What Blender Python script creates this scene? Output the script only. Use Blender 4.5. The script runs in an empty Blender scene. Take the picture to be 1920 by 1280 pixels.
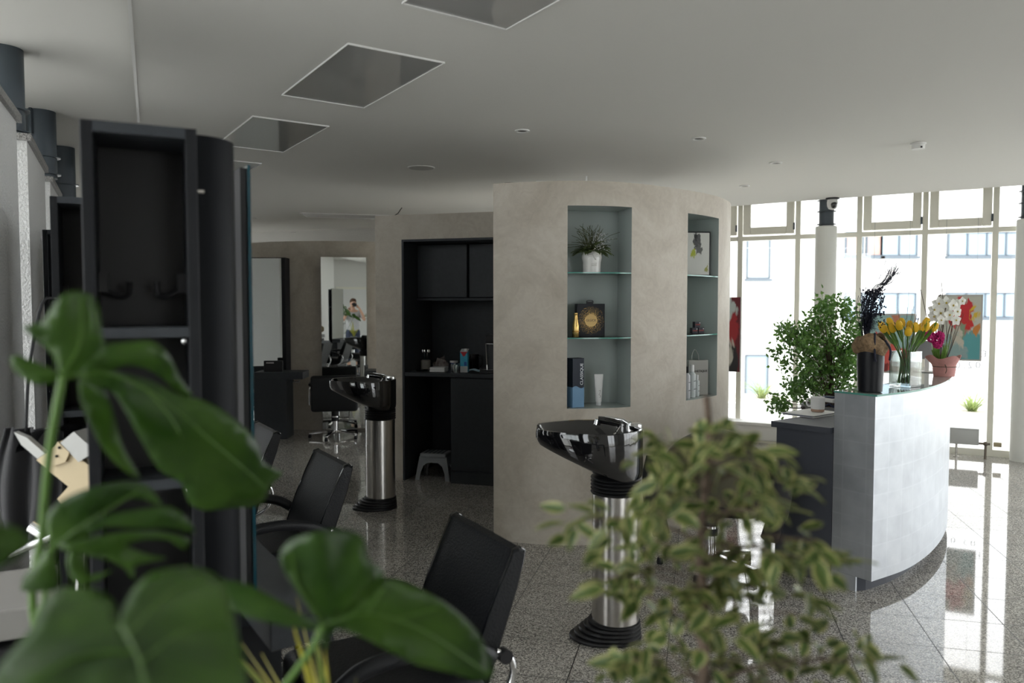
import bpy, bmesh, math, random
from mathutils import Vector, Matrix, geometry
random.seed(7)
PI = math.pi
C = bpy.context.scene.collection
scn = bpy.context.scene

# ------------------------------------------------------------------ camera, sky, exposure
HC = 1.6
PITCH = math.atan(69/1450)
cam_d = bpy.data.cameras.new('camera')
cam = bpy.data.objects.new('camera', cam_d); C.objects.link(cam)
cam.location = (0, 0, HC)
cam.rotation_euler = (PI/2 - PITCH, 0, 0)
cam_d.sensor_width = 36; cam_d.lens = 36*1450/1920
cam_d.clip_start = 0.005; cam_d.clip_end = 300
cam_d.dof.use_dof = True; cam_d.dof.focus_distance = 4.6; cam_d.dof.aperture_fstop = 2.6
scn.camera = cam

w = bpy.data.worlds.new('overcast_sky'); scn.world = w; w.use_nodes = True
nt = w.node_tree; nt.nodes.clear()
wo = nt.nodes.new('ShaderNodeOutputWorld'); wb = nt.nodes.new('ShaderNodeBackground')
tc = nt.nodes.new('ShaderNodeTexCoord'); nz = nt.nodes.new('ShaderNodeTexNoise'); nz.inputs['Scale'].default_value = 2.0
cr = nt.nodes.new('ShaderNodeValToRGB')
cr.color_ramp.elements[0].position = .3; cr.color_ramp.elements[0].color = (.86, .92, .97, 1)
cr.color_ramp.elements[1].position = .75; cr.color_ramp.elements[1].color = (1, .99, .96, 1)
nt.links.new(tc.outputs['Generated'], nz.inputs['Vector']); nt.links.new(nz.outputs['Fac'], cr.inputs['Fac'])
nt.links.new(cr.outputs['Color'], wb.inputs['Color']); nt.links.new(wb.outputs[0], wo.inputs[0])
wb.inputs['Strength'].default_value = 5.6
scn.view_settings.view_transform = 'Standard'; scn.view_settings.look = 'None'
scn.view_settings.exposure = -0.07; scn.view_settings.gamma = 1.0; scn.view_settings.use_curve_mapping = False

# ------------------------------------------------------------------ helpers
def P(px, py, z):
    """point of height z seen at photo pixel px,py (used to survey the room)"""
    u = (px-960)/1450; v = (py-640)/1450
    y = math.cos(PITCH) - v*math.sin(PITCH); zz = -v*math.cos(PITCH) - math.sin(PITCH)
    t = (z-HC)/zz
    return Vector((u*t, y*t, z))
def PY(px, py, Y):
    u = (px-960)/1450; v = (py-640)/1450
    y = math.cos(PITCH) - v*math.sin(PITCH); zz = -v*math.cos(PITCH) - math.sin(PITCH)
    t = Y/y
    return Vector((u*t, Y, HC+zz*t))
def ray_hit(px, a, b):
    """plan point where the view ray of column px meets line a-b"""
    k = (px-960)/1450/math.cos(PITCH)
    dx, dy = b[0]-a[0], b[1]-a[1]
    s = (k*a[1]-a[0])/(dx-k*dy)
    return (a[0]+s*dx, a[1]+s*dy), s

MATS = {}
def mat(name, col, rough=.5, metal=0, spec=.5, noise=0, nscale=8, bump=0, bscale=40, trans=0, ior=1.45, coat=0, sheen=0, emit=0, stretch=None, col2=None, alpha=1, detail=4):
    if name in MATS: return MATS[name]
    m = bpy.data.materials.new(name); m.use_nodes = True
    n = m.node_tree; b = n.nodes['Principled BSDF']
    c = (*col, 1)
    b.inputs['Base Color'].default_value = c
    b.inputs['Roughness'].default_value = rough; b.inputs['Metallic'].default_value = metal
    b.inputs['Specular IOR Level'].default_value = spec; b.inputs['IOR'].default_value = ior
    b.inputs['Transmission Weight'].default_value = trans; b.inputs['Coat Weight'].default_value = coat
    b.inputs['Coat Roughness'].default_value = .05
    b.inputs['Sheen Weight'].default_value = sheen
    b.inputs['Alpha'].default_value = alpha
    if emit:
        b.inputs['Emission Color'].default_value = c; b.inputs['Emission Strength'].default_value = emit
    if noise or bump:
        t = n.nodes.new('ShaderNodeTexCoord'); mp = n.nodes.new('ShaderNodeMapping')
        n.links.new(t.outputs['Object'], mp.inputs['Vector'])
        if stretch: mp.inputs['Scale'].default_value = stretch
    if noise:
        z = n.nodes.new('ShaderNodeTexNoise'); z.inputs['Scale'].default_value = nscale; z.inputs['Detail'].default_value = detail
        r = n.nodes.new('ShaderNodeValToRGB'); r.color_ramp.elements[0].position = .3; r.color_ramp.elements[1].position = .7
        d = col2 if col2 else tuple(max(0, x*(1-noise)) for x in col)
        r.color_ramp.elements[0].color = (*d, 1); r.color_ramp.elements[1].color = c
        n.links.new(mp.outputs[0], z.inputs['Vector']); n.links.new(z.outputs['Fac'], r.inputs['Fac'])
        n.links.new(r.outputs['Color'], b.inputs['Base Color'])
    if bump:
        z = n.nodes.new('ShaderNodeTexNoise'); z.inputs['Scale'].default_value = bscale; z.inputs['Detail'].default_value = 3
        q = n.nodes.new('ShaderNodeBump'); q.inputs['Strength'].default_value = bump; q.inputs['Distance'].default_value = .01
        n.links.new(mp.outputs[0], z.inputs['Vector']); n.links.new(z.outputs['Fac'], q.inputs['Height']); n.links.new(q.outputs[0], b.inputs['Normal'])
    MATS[name] = m
    return m

def thin_glass(name, tint=(1, 1, 1), refl=.06):
    m = bpy.data.materials.new(name); m.use_nodes = True; n = m.node_tree; n.nodes.clear()
    o = n.nodes.new('ShaderNodeOutputMaterial'); tr = n.nodes.new('ShaderNodeBsdfTransparent'); g = n.nodes.new('ShaderNodeBsdfGlossy')
    mx = n.nodes.new('ShaderNodeMixShader'); lw = n.nodes.new('ShaderNodeLayerWeight'); lw.inputs['Blend'].default_value = .25
    mm = n.nodes.new('ShaderNodeMath'); mm.operation = 'MULTIPLY_ADD'; mm.inputs[1].default_value = .8; mm.inputs[2].default_value = refl
    mm.use_clamp = True
    tr.inputs['Color'].default_value = (*tint, 1); g.inputs['Roughness'].default_value = .01
    n.links.new(lw.outputs['Fresnel'], mm.inputs[0]); n.links.new(mm.outputs[0], mx.inputs[0])
    n.links.new(tr.outputs[0], mx.inputs[1]); n.links.new(g.outputs[0], mx.inputs[2]); n.links.new(mx.outputs[0], o.inputs[0])
    MATS[name] = m
    return m

class MB:
    def __init__(s):
        s.bm = bmesh.new(); s.uv = s.bm.loops.layers.uv.new('UVMap')
    def box(s, x0, x1, y0, y1, z0, z1, bev=0, seg=2):
        c = [(x, y, z) for z in (z0, z1) for y in (y0, y1) for x in (x0, x1)]
        v = [s.bm.verts.new(p) for p in c]
        F = [s.bm.faces.new([v[i] for i in f]) for f in ((0, 2, 3, 1), (4, 5, 7, 6), (0, 1, 5, 4), (2, 6, 7, 3), (0, 4, 6, 2), (1, 3, 7, 5))]
        if bev:
            e = list({e for f in F for e in f.edges})
            bmesh.ops.bevel(s.bm, geom=e, offset=bev, segments=seg, affect='EDGES', profile=.5)
        return s
    def obox(s, c, ax, ay, az, hx, hy, hz, bev=0, seg=2):
        """oriented box: centre, unit axes, half sizes"""
        c = Vector(c); ax = Vector(ax).normalized(); ay = Vector(ay).normalized(); az = Vector(az).normalized()
        v = [s.bm.verts.new(c+ax*hx*i+ay*hy*j+az*hz*k) for k in (-1, 1) for j in (-1, 1) for i in (-1, 1)]
        F = [s.bm.faces.new([v[i] for i in f]) for f in ((0, 2, 3, 1), (4, 5, 7, 6), (0, 1, 5, 4), (2, 6, 7, 3), (0, 4, 6, 2), (1, 3, 7, 5))]
        if bev:
            e = list({e for f in F for e in f.edges})
            bmesh.ops.bevel(s.bm, geom=e, offset=bev, segments=seg, affect='EDGES', profile=.5)
        return s
    def prism(s, poly, z0, z1):
        n = len(poly)
        a = [s.bm.verts.new((p[0], p[1], z0)) for p in poly]; b = [s.bm.verts.new((p[0], p[1], z1)) for p in poly]
        s.bm.faces.new(a[::-1]); s.bm.faces.new(b)
        for i in range(n): s.bm.faces.new((a[i], a[(i+1) % n], b[(i+1) % n], b[i]))
        return s
    def extr(s, poly, axis, d):
        """extrude 3d polygon by vector d"""
        n = len(poly); d = Vector(d)
        a = [s.bm.verts.new(Vector(p)) for p in poly]; b = [s.bm.verts.new(Vector(p)+d) for p in poly]
        s.bm.faces.new(a[::-1]); s.bm.faces.new(b)
        for i in range(n): s.bm.faces.new((a[i], a[(i+1) % n], b[(i+1) % n], b[i]))
        return s
    def tube(s, pts, r, seg=10, cap=True, flat=1.0):
        pts = [Vector(p) for p in pts]; n = len(pts)
        rr = r if isinstance(r, (list, tuple)) else [r]*n
        rings = []; up = None
        for i, p in enumerate(pts):
            t = (pts[min(i+1, n-1)]-pts[max(i-1, 0)]).normalized()
            if up is None:
                up = Vector((0, 0, 1)) if abs(t.z) < .9 else Vector((1, 0, 0))
            a = t.cross(up)
            if a.length < 1e-5: a = t.cross(Vector((0, 1, 0)))
            a.normalize(); bb = t.cross(a).normalized(); up = -bb if bb.dot(up) < 0 else bb
            rings.append([s.bm.verts.new(p+(a*math.cos(2*PI*k/seg)+bb*flat*math.sin(2*PI*k/seg))*rr[i]) for k in range(seg)])
        for i in range(n-1):
            for k in range(seg):
                s.bm.faces.new((rings[i][k], rings[i][(k+1) % seg], rings[i+1][(k+1) % seg], rings[i+1][k]))
        if cap:
            s.bm.faces.new(rings[0][::-1]); s.bm.faces.new(rings[-1])
        return s
    def lathe(s, prof, seg=32, cx=0, cy=0, sx=1, sy=1, close=True):
        rings = []
        for r, z in prof:
            if r < 1e-6: rings.append([s.bm.verts.new((cx, cy, z))])
            else: rings.append([s.bm.verts.new((cx+r*sx*math.cos(2*PI*k/seg), cy+r*sy*math.sin(2*PI*k/seg), z)) for k in range(seg)])
        for a, b in zip(rings, rings[1:]):
            if len(a) == 1 and len(b) == 1: continue
            for k in range(seg):
                k2 = (k+1) % seg
                if len(a) == 1: s.bm.faces.new((a[0], b[k2], b[k]))
                elif len(b) == 1: s.bm.faces.new((a[k], a[k2], b[0]))
                else: s.bm.faces.new((a[k], a[k2], b[k2], b[k]))
        if close:
            if len(rings[0]) > 1: s.bm.faces.new(rings[0][::-1])
            if len(rings[-1]) > 1: s.bm.faces.new(rings[-1])
        return s
    def loops(s, LL, cap0=True, cap1=True):
        R = [[s.bm.verts.new(p) for p in L] for L in LL]; n = len(R[0])
        for a, b in zip(R, R[1:]):
            for k in range(n): s.bm.faces.new((a[k], a[(k+1) % n], b[(k+1) % n], b[k]))
        if cap0: s.bm.faces.new(R[0][::-1])
        if cap1: s.bm.faces.new(R[-1])
        return s
    def grid(s, fn, nu, nv, uvs=True):
        V = [[s.bm.verts.new(fn(i/nu, j/nv)) for j in range(nv+1)] for i in range(nu+1)]
        for i in range(nu):
            for j in range(nv):
                f = s.bm.faces.new((V[i][j], V[i+1][j], V[i+1][j+1], V[i][j+1]))
                if uvs:
                    for l, (a, b) in zip(f.loops, ((i, j), (i+1, j), (i+1, j+1), (i, j+1))): l[s.uv].uv = (a/nu, b/nv)
        return s
    def ball(s, c, r, sc=(1, 1, 1), seg=12, rings=8):
        c = Vector(c); prev = None; R = []
        for i in range(rings+1):
            th = PI*i/rings
            if i in (0, rings): R.append([s.bm.verts.new(c+Vector((0, 0, r*sc[2]*math.cos(th))))])
            else: R.append([s.bm.verts.new(c+Vector((r*sc[0]*math.sin(th)*math.cos(2*PI*k/seg), r*sc[1]*math.sin(th)*math.sin(2*PI*k/seg), r*sc[2]*math.cos(th)))) for k in range(seg)])
        for a, b in zip(R, R[1:]):
            for k in range(seg):
                k2 = (k+1) % seg
                if len(a) == 1: s.bm.faces.new((a[0], b[k], b[k2]))
                elif len(b) == 1: s.bm.faces.new((a[k2], a[k], b[0]))
                else: s.bm.faces.new((a[k], b[k], b[k2], a[k2]))
        return s
    def leaf(s, base, d, up, L, W, curl=.2, nu=4, fold=.12, shape=None):
        base = Vector(base); d = Vector(d).normalized(); up = Vector(up); side = d.cross(up)
        if side.length < 1e-4: side = d.cross(Vector((1, 0, 0)))
        side.normalize(); nrm = side.cross(d).normalized()
        sh = shape or (lambda t: math.sin(PI*min(1, t**.8))**.8 if 0 < t < 1 else .02)
        rows = []
        for i in range(nu+1):
            t = i/nu; p = base+d*L*t - nrm*curl*L*t*t; wd = max(.02, sh(t))*W/2
            rows.append([s.bm.verts.new(p+side*wd*k+nrm*abs(k)*fold*W) for k in (-1, 0, 1)])
        for i in range(nu):
            for j in range(2):
                f = s.bm.faces.new((rows[i][j], rows[i][j+1], rows[i+1][j+1], rows[i+1][j]))
                for l, (a, b) in zip(f.loops, ((i, j), (i, j+1), (i+1, j+1), (i+1, j))): l[s.uv].uv = (b/2, a/nu)
        return s

def build(name, B, m, parent=None, smooth=40, loc=None):
    bmesh.ops.recalc_face_normals(B.bm, faces=B.bm.faces)
    me = bpy.data.meshes.new(name); B.bm.to_mesh(me); B.bm.free()
    if smooth:
        me.polygons.foreach_set('use_smooth', [True]*len(me.polygons))
        me.set_sharp_from_angle(angle=math.radians(smooth))
    o = bpy.data.objects.new(name, me); C.objects.link(o)
    me.materials.append(m)
    if parent: o.parent = parent
    if loc: o.location = loc
    return o
def tag(o, label, cat, group=None, kind=None):
    o['label'] = label; o['category'] = cat
    if group: o['group'] = group
    if kind: o['kind'] = kind
    return o
def thing(name, label, cat, loc=(0, 0, 0), rz=0, group=None, kind=None):
    o = bpy.data.objects.new(name, None); C.objects.link(o); o.location = loc; o.rotation_euler = (0, 0, rz)
    o.empty_display_size = .1
    return tag(o, label, cat, group, kind)
def struct(name, B, m, smooth=40, label=None):
    o = build(name, B, m, smooth=smooth); o['kind'] = 'structure'
    if label: o['label'] = label
    return o
def dup(root, loc, rz=None, label=None, group=None):
    r = root.copy(); C.objects.link(r); r.location = loc
    if rz is not None: r.rotation_euler = (0, 0, rz)
    if label: r['label'] = label
    if group: r['group'] = group
    for ch in list(root.children):
        c = ch.copy(); C.objects.link(c); c.parent = r
        for g in list(ch.children):
            d = g.copy(); C.objects.link(d); d.parent = c
    return r
def text(name, s, size, m, parent=None, loc=(0, 0, 0), rot=(PI/2, 0, 0), ext=.0006, align='CENTER', sp=1.0):
    cu = bpy.data.curves.new(name, 'FONT'); cu.body = s; cu.size = size; cu.extrude = ext; cu.align_x = align; cu.space_character = sp
    t = bpy.data.objects.new(name+'_tmp', cu); C.objects.link(t)
    me = bpy.data.meshes.new_from_object(t); bpy.data.objects.remove(t); bpy.data.curves.remove(cu)
    o = bpy.data.objects.new(name, me); C.objects.link(o); me.materials.clear(); me.materials.append(m)
    o.location = loc; o.rotation_euler = rot
    if parent: o.parent = parent
    return o
def spline(pts, n=8):
    pts = [Vector(p) for p in pts]; out = []
    q = [pts[0]*2-pts[1]]+pts+[pts[-1]*2-pts[-2]]
    for i in range(1, len(q)-2):
        for k in range(n):
            t = k/n; a, b, c, d = q[i-1], q[i], q[i+1], q[i+2]
            out.append(.5*((2*b)+(c-a)*t+(2*a-5*b+4*c-d)*t*t+(3*b-a-3*c+d)*t**3))
    out.append(pts[-1]); return out

# ------------------------------------------------------------------ materials
def concrete_mat():
    m = bpy.data.materials.new('trowelled_plaster'); m.use_nodes = True; n = m.node_tree; b = n.nodes['Principled BSDF']
    t = n.nodes.new('ShaderNodeTexCoord')
    z1 = n.nodes.new('ShaderNodeTexNoise'); z1.inputs['Scale'].default_value = 1.6; z1.inputs['Detail'].default_value = 8; z1.inputs['Roughness'].default_value = .65; z1.inputs['Distortion'].default_value = 1.2
    z2 = n.nodes.new('ShaderNodeTexNoise'); z2.inputs['Scale'].default_value = 14; z2.inputs['Detail'].default_value = 6; z2.inputs['Distortion'].default_value = 2.0
    for z in (z1, z2): n.links.new(t.outputs['Object'], z.inputs['Vector'])
    r = n.nodes.new('ShaderNodeValToRGB')
    e = r.color_ramp.elements; e[0].position = .32; e[0].color = (.46, .41, .34, 1); e[1].position = .68; e[1].color = (.62, .575, .50, 1)
    x = r.color_ramp.elements.new(.5); x.color = (.55, .50, .425, 1)
    n.links.new(z1.outputs['Fac'], r.inputs['Fac'])
    mx = n.nodes.new('ShaderNodeMix'); mx.data_type = 'RGBA'; mx.blend_type = 'OVERLAY'; mx.inputs[0].default_value = .14
    n.links.new(r.outputs['Color'], mx.inputs[6]); n.links.new(z2.outputs['Fac'], mx.inputs[7]); n.links.new(mx.outputs[2], b.inputs['Base Color'])
    b.inputs['Roughness'].default_value = .55; b.inputs['Specular IOR Level'].default_value = .35
    q = n.nodes.new('ShaderNodeBump'); q.inputs['Strength'].default_value = .12; q.inputs['Distance'].default_value = .01
    n.links.new(z2.outputs['Fac'], q.inputs['Height']); n.links.new(q.outputs[0], b.inputs['Normal'])
    return m
def granite_mat():
    m = bpy.data.materials.new('polished_granite_tiles'); m.use_nodes = True; n = m.node_tree; b = n.nodes['Principled BSDF']
    t = n.nodes.new('ShaderNodeTexCoord')
    v = n.nodes.new('ShaderNodeTexVoronoi'); v.inputs['Scale'].default_value = 190
    z = n.nodes.new('ShaderNodeTexNoise'); z.inputs['Scale'].default_value = 120; z.inputs['Detail'].default_value = 3
    z0 = n.nodes.new('ShaderNodeTexNoise'); z0.inputs['Scale'].default_value = 1.4
    for q in (v, z, z0): n.links.new(t.outputs['Object'], q.inputs['Vector'])
    sp = n.nodes.new('ShaderNodeSeparateColor'); n.links.new(v.outputs['Color'], sp.inputs[0])
    ad = n.nodes.new('ShaderNodeMath'); ad.operation = 'ADD'; n.links.new(sp.outputs[0], ad.inputs[0]); n.links.new(z.outputs['Fac'], ad.inputs[1])
    hf = n.nodes.new('ShaderNodeMath'); hf.operation = 'MULTIPLY'; hf.inputs[1].default_value = .5; n.links.new(ad.outputs[0], hf.inputs[0])
    r = n.nodes.new('ShaderNodeValToRGB'); r.color_ramp.interpolation = 'LINEAR'
    e = r.color_ramp.elements; e[0].position = .22; e[0].color = (.05, .05, .05, 1); e[1].position = .78; e[1].color = (.80, .77, .71, 1)
    x = e.new(.42); x.color = (.28, .265, .245, 1); x = e.new(.6); x.color = (.52, .495, .45, 1)
    n.links.new(hf.outputs[0], r.inputs['Fac'])
    mp = n.nodes.new('ShaderNodeMapping'); mp.vector_type = 'POINT'
    ang = math.radians(13.7); px, py = 2.106, 4.055
    # rotate by +ang so tile joints run 13.7 degrees off the view axis
    mp.inputs['Rotation'].default_value = (0, 0, ang)
    rx = px*math.cos(ang)-py*math.sin(ang); ry = px*math.sin(ang)+py*math.cos(ang)
    jy = 2.20*math.sin(ang)+3.4957*math.cos(ang)
    mp.inputs['Location'].default_value = (-rx+40*.4055, -jy+40*.362, 0)
    n.links.new(t.outputs['Object'], mp.inputs['Vector'])
    br = n.nodes.new('ShaderNodeTexBrick'); br.offset = 0; br.squash = 1
    br.inputs['Scale'].default_value = 1; br.inputs['Brick Width'].default_value = .4055; br.inputs['Row Height'].default_value = .362
    br.inputs['Mortar Size'].default_value = .0026; br.inputs['Mortar Smooth'].default_value = 0; br.inputs['Bias'].default_value = 0
    br.inputs['Color1'].default_value = (1, 1, 1, 1); br.inputs['Color2'].default_value = (.86, .86, .86, 1); br.inputs['Mortar'].default_value = (.07, .07, .07, 1)
    n.links.new(mp.outputs[0], br.inputs['Vector'])
    mx = n.nodes.new('ShaderNodeMix'); mx.data_type = 'RGBA'; mx.blend_type = 'MULTIPLY'; mx.inputs[0].default_value = 1
    n.links.new(r.outputs['Color'], mx.inputs[6]); n.links.new(br.outputs['Color'], mx.inputs[7]); n.links.new(mx.outputs[2], b.inputs['Base Color'])
    ro = n.nodes.new('ShaderNodeMapRange'); ro.inputs[1].default_value = 0; ro.inputs[2].default_value = 1; ro.inputs[3].default_value = .045; ro.inputs[4].default_value = .5
    n.links.new(br.outputs['Fac'], ro.inputs[0]); n.links.new(ro.outputs[0], b.inputs['Roughness'])
    b.inputs['IOR'].default_value = 1.6; b.inputs['Specular IOR Level'].default_value = .6
    return m
def silver_leaf_mat():
    m = bpy.data.materials.new('silver_leaf'); m.use_nodes = True; n = m.node_tree; b = n.nodes['Principled BSDF']
    b.inputs['Metallic'].default_value = .75
    u = n.nodes.new('ShaderNodeTexCoord')
    br = n.nodes.new('ShaderNodeTexBrick'); br.offset = 0; br.inputs['Scale'].default_value = 1
    br.inputs['Brick Width'].default_value = .14; br.inputs['Row Height'].default_value = .14; br.inputs['Mortar Size'].default_value = .008; br.inputs['Mortar Smooth'].default_value = 1
    br.inputs['Color1'].default_value = (.50, .525, .555, 1); br.inputs['Color2'].default_value = (.46, .485, .515, 1); br.inputs['Mortar'].default_value = (.515, .54, .57, 1)
    n.links.new(u.outputs['UV'], br.inputs['Vector'])
    z = n.nodes.new('ShaderNodeTexNoise'); z.inputs['Scale'].default_value = 9; z.inputs['Detail'].default_value = 8; n.links.new(u.outputs['UV'], z.inputs['Vector'])
    mx = n.nodes.new('ShaderNodeMix'); mx.data_type = 'RGBA'; mx.blend_type = 'OVERLAY'; mx.inputs[0].default_value = .25
    n.links.new(br.outputs['Color'], mx.inputs[6]); n.links.new(z.outputs['Fac'], mx.inputs[7]); n.links.new(mx.outputs[2], b.inputs['Base Color'])
    mr = n.nodes.new('ShaderNodeMapRange'); mr.inputs[3].default_value = .30; mr.inputs[4].default_value = .52
    n.links.new(z.outputs['Fac'], mr.inputs[0]); n.links.new(mr.outputs[0], b.inputs['Roughness'])
    return m
def leaf_mat(name, c1, c2, edge=None, rough=.35, vein=0, yellow=None):
    m = bpy.data.materials.new(name); m.use_nodes = True; n = m.node_tree; b = n.nodes['Principled BSDF']
    t = n.nodes.new('ShaderNodeTexCoord'); z = n.nodes.new('ShaderNodeTexNoise'); z.inputs['Scale'].default_value = 14; z.inputs['Detail'].default_value = 3
    n.links.new(t.outputs['Object'], z.inputs['Vector'])
    r = n.nodes.new('ShaderNodeValToRGB'); r.color_ramp.elements[0].position = .35; r.color_ramp.elements[1].position = .68
    r.color_ramp.elements[0].color = (*c1, 1); r.color_ramp.elements[1].color = (*c2, 1)
    n.links.new(z.outputs['Fac'], r.inputs['Fac']); out = r.outputs['Color']
    if edge:
        s = n.nodes.new('ShaderNodeSeparateXYZ'); n.links.new(t.outputs['UV'], s.inputs[0])
        a = n.nodes.new('ShaderNodeMath'); a.operation = 'SUBTRACT'; a.inputs[1].default_value = .5; n.links.new(s.outputs[0], a.inputs[0])
        ab = n.nodes.new('ShaderNodeMath'); ab.operation = 'ABSOLUTE'; n.links.new(a.outputs[0], ab.inputs[0])
        z2 = n.nodes.new('ShaderNodeTexNoise'); z2.inputs['Scale'].default_value = 55; n.links.new(t.outputs['Object'], z2.inputs['Vector'])
        a2 = n.nodes.new('ShaderNodeMath'); a2.operation = 'MULTIPLY_ADD'; a2.inputs[1].default_value = .35; n.links.new(z2.outputs['Fac'], a2.inputs[0]); n.links.new(ab.outputs[0], a2.inputs[2])
        r2 = n.nodes.new('ShaderNodeValToRGB'); r2.color_ramp.elements[0].position = .42; r2.color_ramp.elements[1].position = .60
        r2.color_ramp.elements[0].color = (0, 0, 0, 1); r2.color_ramp.elements[1].color = (1, 1, 1, 1)
        n.links.new(a2.outputs[0], r2.inputs['Fac'])
        mx = n.nodes.new('ShaderNodeMix'); mx.data_type = 'RGBA'; n.links.new(r2.outputs['Color'], mx.inputs[0]); n.links.new(out, mx.inputs[6]); mx.inputs[7].default_value = (*edge, 1)
        out = mx.outputs[2]
    n.links.new(out, b.inputs['Base Color']); b.inputs['Roughness'].default_value = rough; b.inputs['Specular IOR Level'].default_value = .5
    o = n.nodes['Material Output']; tl = n.nodes.new('ShaderNodeBsdfTranslucent'); ms = n.nodes.new('ShaderNodeMixShader'); ms.inputs[0].default_value = .3
    n.links.new(out, tl.inputs['Color']); n.links.new(b.outputs[0], ms.inputs[1]); n.links.new(tl.outputs[0], ms.inputs[2]); n.links.new(ms.outputs[0], o.inputs[0])
    MATS[name] = m
    return m
def abstract_mat(name, cols, scale=4, seed=0.0):
    """layered paint strokes: free colour fields, one noise per colour"""
    m = bpy.data.materials.new(name); m.use_nodes = True; n = m.node_tree; b = n.nodes['Principled BSDF']
    t = n.nodes.new('ShaderNodeTexCoord'); out = None
    for i, (c, pos, rad) in enumerate(cols):
        if out is None:
            rgb = n.nodes.new('ShaderNodeRGB'); rgb.outputs[0].default_value = (*c, 1); out = rgb.outputs[0]; continue
        cx, cy = pos
        mp = n.nodes.new('ShaderNodeMapping'); mp.inputs['Location'].default_value = (-cx, -cy, 0)
        n.links.new(t.outputs['UV'], mp.inputs['Vector'])
        z = n.nodes.new('ShaderNodeTexNoise'); z.inputs['Scale'].default_value = scale; z.inputs['Detail'].default_value = 5; z.inputs['Distortion'].default_value = 1.0
        m2 = n.nodes.new('ShaderNodeMapping'); m2.inputs['Location'].default_value = (seed+i*3.1, i*1.7, 0); n.links.new(t.outputs['UV'], m2.inputs['Vector']); n.links.new(m2.outputs[0], z.inputs['Vector'])
        ln = n.nodes.new('ShaderNodeVectorMath'); ln.operation = 'LENGTH'; n.links.new(mp.outputs[0], ln.inputs[0])
        ma = n.nodes.new('ShaderNodeMath'); ma.operation = 'MULTIPLY_ADD'; ma.inputs[1].default_value = .55; n.links.new(z.outputs['Fac'], ma.inputs[0]); n.links.new(ln.outputs['Value'], ma.inputs[2])
        lt = n.nodes.new('ShaderNodeMapRange'); lt.inputs[1].default_value = rad+.26; lt.inputs[2].default_value = rad+.31; lt.inputs[3].default_value = 1; lt.inputs[4].default_value = 0
        n.links.new(ma.outputs[0], lt.inputs[0])
        mx = n.nodes.new('ShaderNodeMix'); mx.data_type = 'RGBA'; n.links.new(lt.outputs[0], mx.inputs[0]); n.links.new(out, mx.inputs[6]); mx.inputs[7].default_value = (*c, 1)
        out = mx.outputs[2]
    n.links.new(out, b.inputs['Base Color']); b.inputs['Roughness'].default_value = .6
    return m

M_CONC = concrete_mat(); M_GRAN = granite_mat(); M_SILV = silver_leaf_mat()
M_CEIL = mat('ceiling_paint', (.76, .755, .72), .9)
M_WHITE = mat('white_plaster', (.78, .77, .74), .9, bump=.5, bscale=60)
M_PIER = mat('rough_white_render', (.70, .70, .69), .9, bump=.9, bscale=90)
M_FRAME = mat('cream_aluminium', (.84, .82, .72), .4)
M_CAP = mat('grey_granite_cap', (.45, .44, .42), .4, noise=.85, nscale=160)
M_STEEL = mat('grey_painted_steel', (.065, .082, .098), .32, spec=.5)
M_COLW = mat('white_column_paint', (.84, .85, .81), .6)
M_DARK = mat('anthracite_laminate', (.040, .045, .051), .45, spec=.3, noise=.15, nscale=30)
M_DARK2 = mat('black_laminate', (.010, .011, .013), .5, spec=.25)
M_DESK = mat('anthracite_desk', (.045, .05, .064), .5)
M_LEATH = mat('black_leather', (.007, .008, .010), .42, spec=.38, bump=.25, bscale=180)
M_GLOSSB = mat('black_gloss', (.006, .006, .007), .06, spec=.6, coat=1)
M_RUB = mat('black_rubber', (.010, .010, .011), .42)
M_CHROME = mat('chrome', (.80, .80, .81), .08, metal=1)
M_BRUSH = mat('brushed_steel', (.58, .56, .53), .24, metal=1, bump=.03, bscale=300, stretch=(1, 1, .02))
M_MIRROR = mat('mirror_silver', (.86, .89, .87), .003, metal=1)
M_PANEL = mat('glossy_ceiling_panel', (.40, .40, .39), .05, spec=.6, ior=1.5)
M_TRIM = mat('white_trim', (.80, .80, .78), .5)
M_GLASS = thin_glass('window_glass'); M_SHELF = thin_glass('shelf_glass', (.86, .94, .91), .10)
M_GEDGE = mat('green_glass_edge', (.10, .30, .25), .1, spec=.8)
M_TEAL = mat('teal_glass_edge', (.006, .06, .085), .1, spec=.8)
M_NICHE = mat('grey_green_glass_lining', (.40, .45, .43), .12, spec=.6)
M_CLEAR = thin_glass('clear_vase_glass', (.93, .96, .95), .10)
M_WOOD = mat('brown_bark', (.09, .06, .04), .8, noise=.4, nscale=60)
M_SOIL = mat('dark_soil', (.03, .02, .015), .95, bump=1, bscale=60)
M_CERAM = mat('white_ceramic', (.72, .71, .68), .22, coat=.5)
M_WHT = mat('white_matte', (.78, .78, .77), .55)
M_BLK = mat('black_matte', (.012, .012, .014), .5)
M_GOLD = mat('gold_metal', (.70, .47, .17), .25, metal=1)
M_STEM = mat('green_stem', (.10, .20, .05), .45)

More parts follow.
